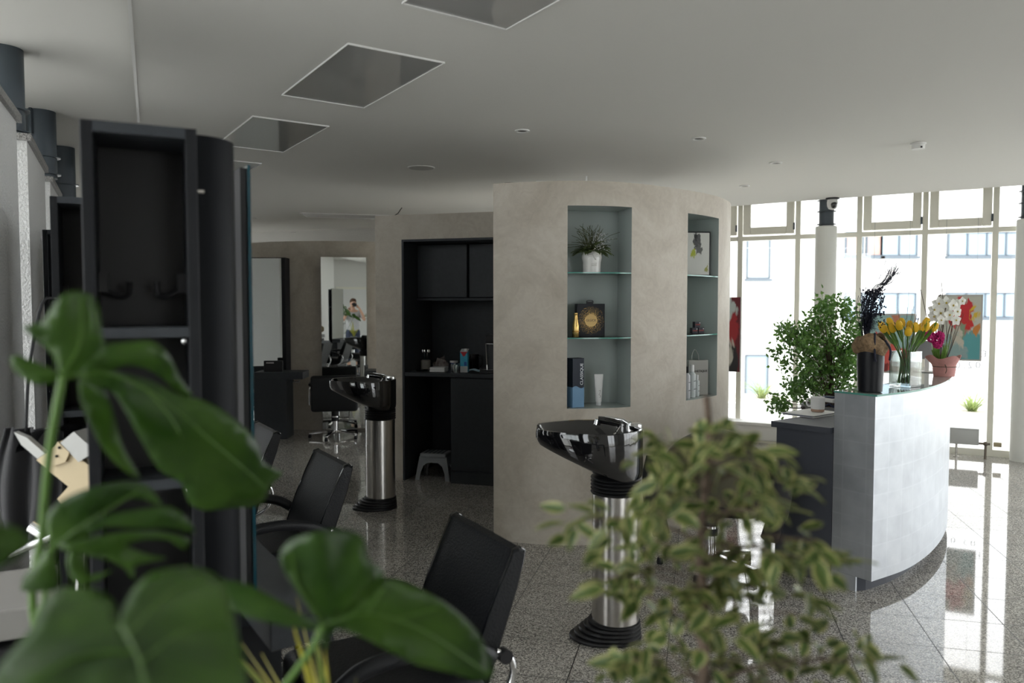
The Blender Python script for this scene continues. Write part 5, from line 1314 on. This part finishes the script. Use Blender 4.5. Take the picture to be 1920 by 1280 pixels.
for i, (px, dep, lb) in enumerate(((850, .17, 'clear drinking glass beside the napkins, left of the glasses'), (857.5, .24, 'clear drinking glass, middle of the glasses left of the milk carton'), (854, .05, 'clear drinking glass next to the milk carton'))):
    q = kpos(px, dep)
    if gl_ is None:
        gl_ = thing('drinking_glass', lb, 'glass', q, 0, 'drinking glasses on the worktop')
        B = MB(); B.lathe([(0, .006), (.024, .006), (.028, .072), (.030, .072), (.027, 0), (0, 0)], 24, close=False); build('tumbler', B, M_CLEAR, gl_)
    else: dup(gl_, q, 0, lb)
q = kpos(871, .15); t = thing('milk_carton', 'blue milk carton with red top print on the kitchenette worktop', 'carton', q, krz+.15)
M_MILK = mat('light_blue_milk', (.03, .36, .58), .45, noise=.5, nscale=30, col2=(.08, .45, .62))
B = MB(); B.box(-.034, .034, -.034, .034, 0, .185, .001, 1); build('carton', B, M_MILK, t, 0)
B = MB(); B.extr([(-.034, -.034, .185), (.034, -.034, .185), (.034, .034, .205), (-.034, .034, .205)], 2, (0, 0, .004)); B.box(-.034, .034, -.0345, -.034, .0, .055); build('pale_print', B, mat('pale_print', (.62, .64, .66), .5), t, 0)
B = MB(); B.extr([(-.034, -.0347, .185), (0, -.0347, .14), (.034, -.0347, .185)], 1, (0, .0005, 0)); B.box(-.015, .015, -.0347, -.0342, .15, .17); build('red_print', B, mat('red_print', (.60, .03, .04), .5), t, 0)
B = MB(); B.box(.002, .026, -.0347, -.0342, .06, .095); build('blue_print', B, mat('deep_blue_print', (.02, .08, .35), .5), t, 0)
B = MB(); B.lathe([(.014, .19), (.014, .212), (0, .213)], 16, .012, -.01); build('cap', B, M_WHT, t)
q = kpos(889, .34); t = thing('milk_frother', 'dark lidded jug right of the milk carton', 'jug', q, krz)
B = MB(); B.lathe([(.045, 0), (.048, .004), (.044, .14), (.046, .15), (0, .153)], 28); build('jug_body', B, mat('dark_glass_jug', (.02, .018, .022), .1, spec=.8), t)
B = MB(); B.tube(spline([(.044, 0, .13), (.075, 0, .125), (.078, 0, .06), (.046, 0, .03)], 5), .007, 8); build('handle', B, M_BLK, t)
q = kpos(891, .12, 1.005); t = thing('face_mask', 'light blue folded face mask by the coffee machine', 'mask', q, krz); t.scale = (.62, 1, 1)
B = MB(); B.grid(lambda u, v: (.16*(u-.5), .08*(v-.5), .008+.007*math.sin(18*v)+.006*math.sin(5*u)), 12, 16); build('fabric', B, mat('pale_blue_fabric', (.36, .52, .60), .8), t)
q = kpos(920, .20); t = thing('coffee_machine', 'black and chrome coffee machine cut off by the partition edge', 'coffee machine', (q.x+.075, q.y-.02, q.z), krz)
B = MB(); B.box(-.10, .10, .0, .22, .0, .26, .006, 2); build('machine_body', B, mat('grey_machine', (.05, .055, .06), .3), t)
B = MB(); B.box(-.11, .11, -.06, .23, .262, .335, .006, 2); build('head', B, M_BLK, t)
for s in (-1, 1):
    B = MB(); B.obox((s*.103, -.04, .135), (1, 0, 0), (0, 1, .18), (0, -.18, 1), .004, .008, .13); build('chrome_strut', B, M_CHROME, t, 0)
B = MB(); B.box(-.10, .10, -.05, -.045, .255, .262); build('chrome_trim', B, M_CHROME, t, 0)
B = MB(); B.box(-.13, .11, -.16, -.005, 0, .028, .004, 1); build('drip_tray', B, M_BLK, t, 0)
B = MB(); B.box(-.128, .108, -.158, -.01, .0285, .036, .001, 1); build('tray_grid', B, M_CHROME, t, 0)
B = MB(); B.tube([(0, -.03, .27), (0, -.03, .2)], .02, 12); build('spout', B, M_BLK, t)

# ------------------------------------------------------------------ plants in the foreground on a low table behind the frame edge
t = thing('plant_table', 'low dark table carrying the foreground plants, below the photo edge', 'table', (0, .98, 0))
B = MB(); B.box(-.85, .75, -.22, .22, .70, .735, .003, 1); build('table_top', B, M_DARK, t, 0)
for x in (-.8, .68):
    for y in (-.18, .14):
        B = MB(); B.box(x, x+.04, y, y+.04, 0, .70); build('leg', B, M_DARK, t, 0)
def pot(name, label, x, y, r, h, m):
    t = thing(name, label, 'flower pot', (x, y, .7355))
    B = MB(); B.lathe([(r*.72, 0), (r*.75, .004), (r, h), (r*.93, h), (r*.90, h-.03), (0, h-.03)], 36); build('pot', B, m, t)
    B = MB(); B.lathe([(0, h-.026), (r*.90, h-.026)], 24, close=False); build('soil', B, M_SOIL, t)
    return t
pot('monstera_pot', 'white pot of the swiss cheese plant on the plant table', -.55, .93, .12, .16, M_WHT)
pot('dracaena_pot', 'grey pot of the striped spiky plant on the plant table', -.24, 1.02, .075, .11, mat('grey_planter', (.2, .2, .2)))
pot('fig_pot', 'white pot of the variegated fig on the plant table', .24, .95, .11, .15, M_WHT)

M_MON = leaf_mat('monstera_green', (.020, .062, .006), (.060, .135, .016), rough=.28)
M_MSTEM = mat('monstera_stem', (.07, .15, .02), .4)
mon = thing('monstera', 'swiss cheese plant with large split leaves in the left foreground', 'plant', (-.55, .93, .72))
ML = Vector((-.55, .93, .72))
def pleaf(polys, Y0, node, gx, gy, cup, step=22, slits=0):
    """a leaf blade: outline pieces laid on a gently curved surface around its node"""
    B = MB(); nx, ny = node
    def depth(x, y):
        dx, dy = (x-nx)/300, (y-ny)/300
        r = math.hypot(dx, dy)
        return Y0 + gx*dx + gy*dy + cup*r*r + .006*math.sin(9*math.atan2(dy, dx)+.5)*r
    for poly in polys:
        # densify outline smoothly
        pts = []
        n = len(poly); q = [Vector((*p, 0)) for p in poly]
        for i in range(n):
            a, b, c, d = q[i-1], q[i], q[(i+1) % n], q[(i+2) % n]
            k = max(1, int((c-b).length/14))
            for j in range(k):
                t = j/k; w_ = .5*((2*b)+(c-a)*t+(2*a-5*b+4*c-d)*t*t+(3*b-a-3*c+d)*t**3); pts.append(Vector((w_.x, w_.y)))
        m = len(pts); edges = [(i, (i+1) % m) for i in range(m)]
        x0 = min(p.x for p in pts); x1 = max(p.x for p in pts); y0 = min(p.y for p in pts); y1 = max(p.y for p in pts)
        ext = list(pts)
        y = y0+step/2
        while y < y1:
            x = x0+step/2
            while x < x1:
                v = Vector((x, y)); ins = False
                for i in range(m):
                    a, b = pts[i], pts[(i+1) % m]
                    if (a.y > y) != (b.y > y) and x < (b.x-a.x)*(y-a.y)/(b.y-a.y)+a.x: ins = not ins
                if ins and min((v-p).length for p in pts) > 8: ext.append(v)
                x += step
            y += step
        vs, es, fs, *_ = geometry.delaunay_2d_cdt(ext, edges, [], 1, 1e-4)
        V = [B.bm.verts.new(PY(p.x, p.y, depth(p.x, p.y))-ML) for p in vs]
        for f in fs:
            try: fc = B.bm.faces.new([V[i] for i in f])
            except ValueError: pass
    return B, depth
def add_leaf(polys, Y0, node, gx, gy, cup, stem_to, r=.0035, ribs=()):
    B, depth = pleaf(polys, Y0, node, gx, gy, cup)
    o = build('leaf', B, M_MON, mon, 80)
    so = o.modifiers.new('thickness', 'SOLIDIFY'); so.thickness = .0012
    if ribs:
        B = MB()
        for rb in ribs:
            B.tube(spline([PY(x, y, depth(x, y)-.001)-ML for x, y in rb], 6), .0011, 5)
        build('midrib', B, M_MSTEM, o)
    B = MB(); n0 = PY(node[0], node[1], depth(*node))-ML
    B.tube(spline([n0]+[Vector(s) for s in stem_to], 8), r, 8); build('stem', B, M_MSTEM, mon)
add_leaf([[(118, 702), (75, 682), (30, 665), (18, 670), (22, 690), (45, 710), (75, 722), (108, 714)],
          [(115, 708), (98, 665), (55, 628), (40, 612), (78, 603), (95, 580), (115, 553), (150, 545), (175, 555), (186, 585), (190, 620), (200, 655), (190, 690), (155, 708)],
          [(150, 707), (190, 650), (235, 642), (285, 640), (318, 668), (340, 712), (362, 742), (332, 733), (290, 698), (240, 684), (200, 698)],
          [(140, 700), (200, 694), (240, 702), (290, 717), (330, 738), (370, 747), (410, 765), (450, 795), (480, 825), (495, 868), (530, 885), (510, 905), (488, 945), (440, 950), (380, 955), (352, 938), (340, 905), (300, 880), (268, 830), (240, 780), (208, 732), (165, 714)],
          [(150, 708), (192, 726), (212, 775), (232, 840), (264, 898), (240, 888), (196, 846), (165, 790), (148, 745)]],
         .80, (118, 705), .05, .04, .03, [PY(95, 830, .80)-ML, PY(78, 1000, .82)-ML, PY(66, 1180, .86)-ML, (.02, 0, .2), (0, 0, .10)], .0042,
         ribs=[[(120, 705), (200, 700), (300, 745), (400, 830), (500, 915)], [(270, 725), (330, 800), (370, 900)], [(118, 705), (150, 640), (152, 560)]])
add_leaf([[(95, 1022), (88, 965), (128, 930), (180, 912), (235, 903), (275, 910), (305, 948), (272, 936), (232, 936), (192, 958), (170, 985), (140, 1012)],
          [(108, 1022), (160, 985), (200, 966), (260, 955), (320, 950), (352, 972), (366, 1000), (330, 990), (262, 990), (200, 988), (165, 1004), (135, 1024)],
          [(108, 1022), (190, 1003), (260, 995), (310, 997), (358, 1012), (345, 1030), (318, 1011), (270, 1010), (238, 1022), (280, 1040), (312, 1046), (252, 1060), (250, 1087), (232, 1064), (200, 1048), (150, 1038)],
          [(128, 1028), (150, 1032), (160, 1050), (166, 1080), (190, 1075), (214, 1066), (176, 1092), (150, 1099), (130, 1082), (124, 1055)],
          [(95, 1022), (108, 1060), (110, 1102), (70, 1109), (38, 1106), (42, 1085), (70, 1052)]],
         .76, (100, 1024), .04, .02, .03, [PY(84, 1120, .80)-ML, PY(72, 1230, .86)-ML, (.03, 0, .18), (.01, 0, .10)], .003, ribs=[[(100, 1024), (170, 975), (260, 920)]])
add_leaf([[(225, 1168), (212, 1125), (170, 1102), (120, 1100), (88, 1120), (62, 1170), (30, 1212), (5, 1240), (-30, 1300), (-30, 1400), (300, 1400), (262, 1240)],
          [(227, 1168), (240, 1120), (270, 1082), (310, 1066), (370, 1063), (415, 1086), (432, 1130), (446, 1190), (460, 1260), (470, 1400), (300, 1400), (262, 1240)]],
         .56, (226, 1172), .02, -.16, .03, [PY(230, 1400, .60)-ML, PY(150, 1500, .74)-ML, (.01, -.02, .10)], .003, ribs=[[(226, 1172), (262, 1240), (290, 1380)], [(262, 1240), (350, 1180), (420, 1170)], [(255, 1220), (150, 1230), (60, 1280)], [(240, 1190), (320, 1110), (380, 1090)]])
add_leaf([[(606, 1168), (575, 1130), (538, 1080), (524, 1045), (540, 1015), (590, 998), (650, 993), (682, 1010), (690, 1045), (722, 1078), (700, 1112), (655, 1148)],
          [(600, 1170), (650, 1145), (700, 1100), (735, 1085), (800, 1110), (860, 1150), (902, 1195), (926, 1262), (900, 1276), (850, 1262), (780, 1245), (720, 1215), (670, 1190), (632, 1180), (618, 1192), (611, 1224), (602, 1196)],
          [(612, 1178), (560, 1178), (500, 1166), (450, 1150), (400, 1118), (350, 1080), (420, 1086), (470, 1098), (530, 1130), (572, 1155)]],
         .74, (606, 1170), .03, .02, .03, [PY(585, 1215, .75)-ML, PY(530, 1290, .80)-ML, (.15, .02, .25), (.03, 0, .10)], .0035, ribs=[[(606, 1170), (690, 1150), (790, 1180), (915, 1262)], [(690, 1150), (720, 1100)], [(740, 1160), (820, 1140)], [(604, 1168), (560, 1100), (545, 1030)]])
add_leaf([[(-60, 990), (0, 983), (32, 990), (58, 1013), (62, 1024), (30, 1045), (0, 1066), (-60, 1085)]], .5, (-50, 1030), .02, 0, .02, [PY(-90, 1150, .55)-ML, PY(-60, 1350, .7)-ML, (0, 0, .10)], .003)

# striped spiky plant
M_DRA = leaf_mat('striped_blade', (.06, .13, .02), (.12, .20, .04), edge=(.55, .52, .16)); M_DRY = leaf_mat('yellow_blade', (.35, .33, .03), (.50, .46, .10))
DP = Vector((-.24, 1.02, .83))
t = thing('dracaena', 'spiky plant with yellow striped blades in the bottom left foreground', 'plant', DP)
B = MB(); B2 = MB()
def blade(BB, tip, w_, lean=.0):
    tip = tip-DP; pts = spline([Vector((random.gauss(0, .01), random.gauss(0, .01), 0)), Vector((tip.x*.35, tip.y*.35, tip.z*.55)), tip], 6)
    n = len(pts); rows = []
    for i, p in enumerate(pts):
        tt = i/(n-1); s_ = Vector((1, .3, 0)).normalized()*w_*.5*(1-tt**2.2)*(.6+.4*min(1, tt*4)); rows.append([BB.bm.verts.new(p+s_*k+Vector((0, .002*abs(k), 0))) for k in (-1, 0, 1)])
    for i in range(n-1):
        for j in range(2):
            f = BB.bm.faces.new((rows[i][j], rows[i][j+1], rows[i+1][j+1], rows[i+1][j]))
            for l, (a, b) in zip(f.loops, ((i, j), (i, j+1), (i+1, j+1), (i+1, j))): l[BB.uv].uv = (b/2, a/n)
for tip, w_ in ((PY(545, 1158, .92), .017), (PY(556, 1120, 1.02), .006), (PY(452, 1205, .95), .009), (PY(608, 1205, .95), .013), (PY(490, 1225, 1.0), .010), (PY(668, 1270, 1.0), .007)): blade(B2, tip, w_)
for tip, w_ in ((PY(590, 1180, .90), .022), (PY(420, 1200, .9), .020)): blade(B, tip, w_)
for i in range(30):
    a = 2*PI*i/30; r = random.uniform(.08, .16); blade(B if i % 2 else B2, DP+Vector((r*math.cos(a), r*math.sin(a)*.8, random.uniform(.12, .23))), .014)
build('striped_blades', B, M_DRA, t, 0); build('yellow_blades', B2, M_DRY, t, 0)

# variegated fig
FP = Vector((.24, .95, .86))
M_FIG = leaf_mat('variegated_leaf', (.035, .07, .010), (.075, .12, .020), edge=(.38, .38, .15), rough=.45)
t = thing('variegated_fig', 'small fig tree with cream edged leaves in the right foreground', 'plant', FP)
B = MB(); st = [(0, 0, -.005), PY(1318, 1280, .93)-FP, PY(1322, 1150, .94)-FP, PY(1312, 1030, .95)-FP, PY(1322, 930, .96)-FP, PY(1330, 830, .96)-FP, PY(1325, 742, .96)-FP]
stp = spline([Vector(s) for s in st], 6); B.tube(stp, [.0075]*10+[.006]*10+[.0045]*(len(stp)-20), 10)
build('trunk', B, mat('grey_brown_bark', (.12, .085, .06), .8, noise=.3, nscale=60), t)
cent = [(1090, 972), (1130, 980), (1165, 995), (1205, 1012), (1215, 832), (1255, 832), (1295, 850), (1330, 808), (1375, 808), (1410, 832), (1450, 878), (1478, 880), (1350, 870), (1400, 885), (1290, 925), (1250, 945), (1222, 965), (1330, 950), (1385, 955), (1430, 965), (1470, 950), (1500, 1012), (1535, 1015), (1545, 1050), (1135, 1085), (1165, 1098), (1205, 1065), (1245, 1045), (1282, 1012), (1440, 1030), (1400, 1020), (1355, 1010), (1480, 1050), (1250, 1130), (1290, 1120), (1345, 1112), (1412, 1120), (1455, 1095), (1205, 1110), (1322, 1180), (1372, 1170), (1270, 1200), (1225, 1225), (1185, 1235), (1150, 1245), (1400, 1205), (1455, 1205), (1495, 1150), (1512, 1200), (1545, 1235), (1600, 1230), (1645, 1240), (1350, 1240), (1305, 1250), (1440, 1260), (1500, 1275), (1250, 1265), (1390, 1280), (1310, 1090), (1350, 1060), (1380, 1075), (1240, 870), (1285, 890), (1430, 915)]
B = MB(); BR = MB()
for (px, py) in cent:
    Y = .95+random.gauss(0, .045); c = PY(px, py, Y)-FP
    k = min(range(len(stp)), key=lambda i: abs(stp[i].z-(c.z-.03*1)))
    s0 = stp[k]; BR.tube(spline([s0, s0.lerp(c, .5)+Vector((0, 0, .012)), c], 3), .0013, 5)
    out = (c-s0); out.z = 0
    for j in range(7):
        q = c+Vector((random.gauss(0, .013), random.gauss(0, .018), random.gauss(0, .011)))
        d = Vector((out.x*4+random.gauss(0, .9), out.y*4+random.gauss(0, .9), random.uniform(-1.1, .5)))
        B.leaf(q, d, (random.gauss(0, .5), -.5+random.gauss(0, .5), 1), random.uniform(.024, .042), random.uniform(.013, .021), random.uniform(.1, .4), 6, shape=lambda t: max(.02, math.sin(PI*t**.75))**.75)
build('leaves', B, M_FIG, t, 0); build('branches', BR, MATS['grey_brown_bark'], t)

# ------------------------------------------------------------------ hair processor, trolley and cape on the far left
M_BEIGE = mat('aged_beige_plastic', (.52, .42, .26), .45); M_LGREY = mat('light_grey_plastic', (.45, .45, .43), .45)
hp = thing('hair_processor', 'beige and grey hair processor head with dark hood at the far left', 'hair dryer', (-1.36, 2.16, 0))
HO = Vector((-1.36, 2.16, 0)); 
def H(px, py, dy=0): return PY(px, py, 2.16+dy)-HO
def slab(B, pts, th=.05, bev=.004):
    n0 = len(B.bm.faces)
    B.extr([H(x, y) for x, y in pts], 1, (0, th, 0))
B = MB(); slab(B, [(95, 843), (115, 826), (135, 848), (170, 875), (206, 905), (206, 955), (150, 990), (107, 935), (128, 912), (97, 887), (68, 862)], .05); build('jointed_arm', B, M_BEIGE, hp, 0)
B = MB(); B.extr([H(x, y, -.012) for x, y in ((98, 845), (108, 828), (130, 848), (122, 866), (97, 875), (80, 858))], 1, (0, .012, 0)); build('joint_plate', B, M_BEIGE, hp, 0)
B = MB()
for x, y in ((111, 839), (106, 855)): c = H(x, y, -.014); B.ball(c, .004)
build('screw', B, M_BLK, hp)
B = MB(); B.extr([H(x, y, -.01) for x, y in ((138, 809), (168, 836), (166, 854), (147, 866), (113, 830))], 1, (0, .07, 0)); build('motor_housing', B, M_LGREY, hp, 0)
B = MB(); B.extr([H(x, y, 0) for x, y in ((26, 810), (50, 820), (84, 850), (70, 860), (40, 834))], 1, (0, .02, 0)); build('pointed_lever', B, M_LGREY, hp, 0)
B = MB()
ctr = H(100, 855, .09)
B.grid(lambda u, v: ctr+Vector((.10*math.cos(PI*(.05+.9*u)), .10*math.sin(PI*v)-.02, .085*math.sin(PI*(.05+.9*u)))), 16, 12); build('dark_hood', B, M_GLOSSB, hp)
B = MB(); B.tube([H(130, 985, .03), H(85, 1010, .03), H(20, 1040, .03)], .012, 10); B.tube([H(85, 1000, .03), H(60, 985, .03)], .02, 12); build('metal_arm', B, M_CHROME, hp)
B = MB(); B.tube([H(150, 975, .03), H(150, 1010, .05), (.09, .05, .05)], .014, 12); B.lathe([(.2, 0), (.2, .02), (.03, .05)], 28, .09, .05); build('floor_stand', B, M_CHROME, hp)
tr = thing('salon_trolley', 'black trolley with a grey top at the far left edge', 'trolley', (-1.22, 1.76, 0), math.radians(28))
B = MB(); B.box(-.2, .14, -.13, .17, .86, .93, .006, 2); build('tray_top', B, mat('grey_tray', (.30, .29, .27), .4), tr, 0)
B = MB(); B.box(-.18, .13, -.11, .15, .10, .839, .004, 1); build('drawer_body', B, M_BLK, tr, 0)
for z in (.66, .48, .30):
    B = MB(); B.box(-.17, .12, -.118, -.1101, z, z+.15, .002, 1); build('drawer', B, M_DARK2, tr, 0)
for x in (-.15, .1):
    for y in (-.08, .12):
        B = MB(); B.tube([(x, y, .10), (x, y, .05)], .008, 8); B.tube([(x-.012, y, .03), (x+.012, y, .03)], .0295, 16); build('castor', B, M_BLK, tr)
cp = thing('black_cape', 'black hairdressing cape hanging beside the second shelf tower', 'cape', (-1.50, 2.42, 0))
B = MB(); B.grid(lambda u, v: (-.105*(.3+.7*math.sin(PI*(.15+.7*v)))*(1-2*u), .02*math.sin(14*u+2*v)-.05, 1.22-.36*v), 30, 16); o = build('cape_cloth', B, mat('black_cloth', (.008, .008, .010), .7, sheen=.2), cp); m_ = o.modifiers.new('thickness', 'SOLIDIFY'); m_.thickness = .006
B = MB(); B.tube(spline([(0, -.05, 1.21), (.01, -.04, 1.40), (.03, .0, 1.60), (.05, .05, 1.62)], 5), .005, 8); build('hanging_loop', B, M_BLK, cp)

# ------------------------------------------------------------------ the photographer, seen in the rear mirror
def skinned(name, V, E_, R_, m, parent, lv=2):
    me = bpy.data.meshes.new(name); me.from_pydata(V, E_, []); o = bpy.data.objects.new(name, me); C.objects.link(o)
    me.materials.append(m); o.parent = parent
    sk = o.modifiers.new('skin', 'SKIN'); sk.use_smooth_shade = True
    for v, r in zip(me.skin_vertices[0].data, R_): v.radius = (r, r) if not isinstance(r, tuple) else r
    me.skin_vertices[0].data[0].use_root = True
    su = o.modifiers.new('sub', 'SUBSURF'); su.levels = su.render_levels = lv
    return o
M_SKIN = mat('skin', (.52, .31, .22), .5)
ph = thing('person', 'person in light grey t-shirt and black watch holding a camera to the eye', 'person', (0, -.17, 0))
V = [(0, -.10, .93), (0, -.10, 1.12), (0, -.10, 1.30), (0, -.085, 1.42), (0, -.06, 1.50), (0, -.05, 1.545)]
E_ = [(0, 1), (1, 2), (2, 3), (3, 4), (4, 5)]; Rr = [(.15, .10), (.135, .095), (.16, .105), (.12, .08), .05, .052]
def limb(j0, pts, rs):
    pr = j0
    for p_, r_ in zip(pts, rs): V.append(p_); Rr.append(r_); E_.append((pr, len(V)-1)); pr = len(V)-1
    return pr
for s in (-1, 1):
    limb(3, [(s*.16, -.09, 1.40), (s*.235, -.02, 1.30), (s*.27, .06, 1.20), (s*.22, .11, 1.33), (s*.13, .125, 1.50), (s*.095, .12, 1.545)], [.06, .05, .042, .038, .027, .032])
    limb(0, [(s*.095, -.10, .85), (s*.11, -.09, .50), (s*.11, -.11, .10), (s*.115, -.02, .05), (s*.12, .06, .04)], [.09, .062, .045, .045, .035])
body = skinned('body', V, E_, Rr, M_SKIN, ph)
hm = MB(); hm.ball((0, -.035, 1.635), .088, (.88, 1.08, 1.25), 24, 16); hm.ball((0, .055, 1.615), .016, (.8, 1.2, 1.3)); hm.box(-.026, .026, .048, .056, 1.572, 1.582, .003, 2)
for s in (-1, 1): hm.ball((s*.079, -.03, 1.63), .022, (.35, .8, 1.3)); hm.ball((s*.032, .045, 1.645), .012, (1, .6, .7))
build('head', hm, M_SKIN, ph)
B = MB(); B.ball((0, -.05, 1.672), .092, (.93, 1.10, 1.02), 24, 14); B.ball((0, .02, 1.725), .05, (1.3, 1, .7)); build('hair', B, mat('brown_hair', (.10, .05, .025), .8, noise=.5, nscale=40, bump=.6, bscale=80), ph)
V = [(0, -.10, .84), (0, -.10, 1.12), (0, -.10, 1.30), (0, -.085, 1.435)]; E_ = [(0, 1), (1, 2), (2, 3)]; Rr = [(.20, .17), (.18, .15), (.20, .15), (.12, .09)]
for s in (-1, 1): limb(3, [(s*.165, -.09, 1.40), (s*.225, -.03, 1.315), (s*.25, .01, 1.265)], [.075, .066, .066])
skinned('t_shirt', V, E_, Rr, mat('light_grey_jersey', (.42, .42, .43), .9), ph)
V = [(0, -.10, 1.04), (0, -.10, .90)]; E_ = [(0, 1)]; Rr = [(.19, .15), (.19, .15)]
for s in (-1, 1): limb(1, [(s*.10, -.10, .80), (s*.112, -.09, .50), (s*.112, -.11, .12)], [.10, .078, .065])
skinned('trousers', V, E_, Rr, mat('dark_denim', (.03, .04, .07), .9), ph)
for s in (-1, 1):
    B = MB(); B.box(s*.117-.045, s*.117+.045, -.16, .11, 0, .075, .025, 3); build('shoe', B, M_BLK, ph)
    V = [(s*.085, .115, 1.56)]; E_ = []; Rr = [.026]
    for k in range(4):
        z = 1.585-.02*k; limb(0, [(s*.088, .125, z), (s*.080, .148, z+.002), (s*.058, .158, z), (s*.045+.0, .150, z-.002)], [.012, .010, .009, .008])
    limb(0, [(s*.075, .105, 1.545), (s*.062, .10, 1.552), (s*.050, .103, 1.56)], [.012, .010, .009])
    skinned('hand', V, E_, Rr, M_SKIN, ph, 1)
B = MB(); B.tube([(-.137, .124, 1.485), (-.128, .1245, 1.503)], .036, 16); build('watch', B, M_BLK, ph)
cm = thing('photo_camera', 'dark blue black camera held to the eye by the photographer', 'camera', (0, -.17, 0))
B = MB(); B.box(-.065, .065, .075, .112, 1.553, 1.635, .008, 2); B.box(-.022, .022, .078, .115, 1.634, 1.652, .006, 2); build('camera_body', B, mat('camera_black', (.012, .014, .025), .45), cm)
B = MB(); B.tube([(0, .112, 1.598), (0, .155, 1.598)], .032, 24); build('lens_barrel', B, M_BLK, cm)
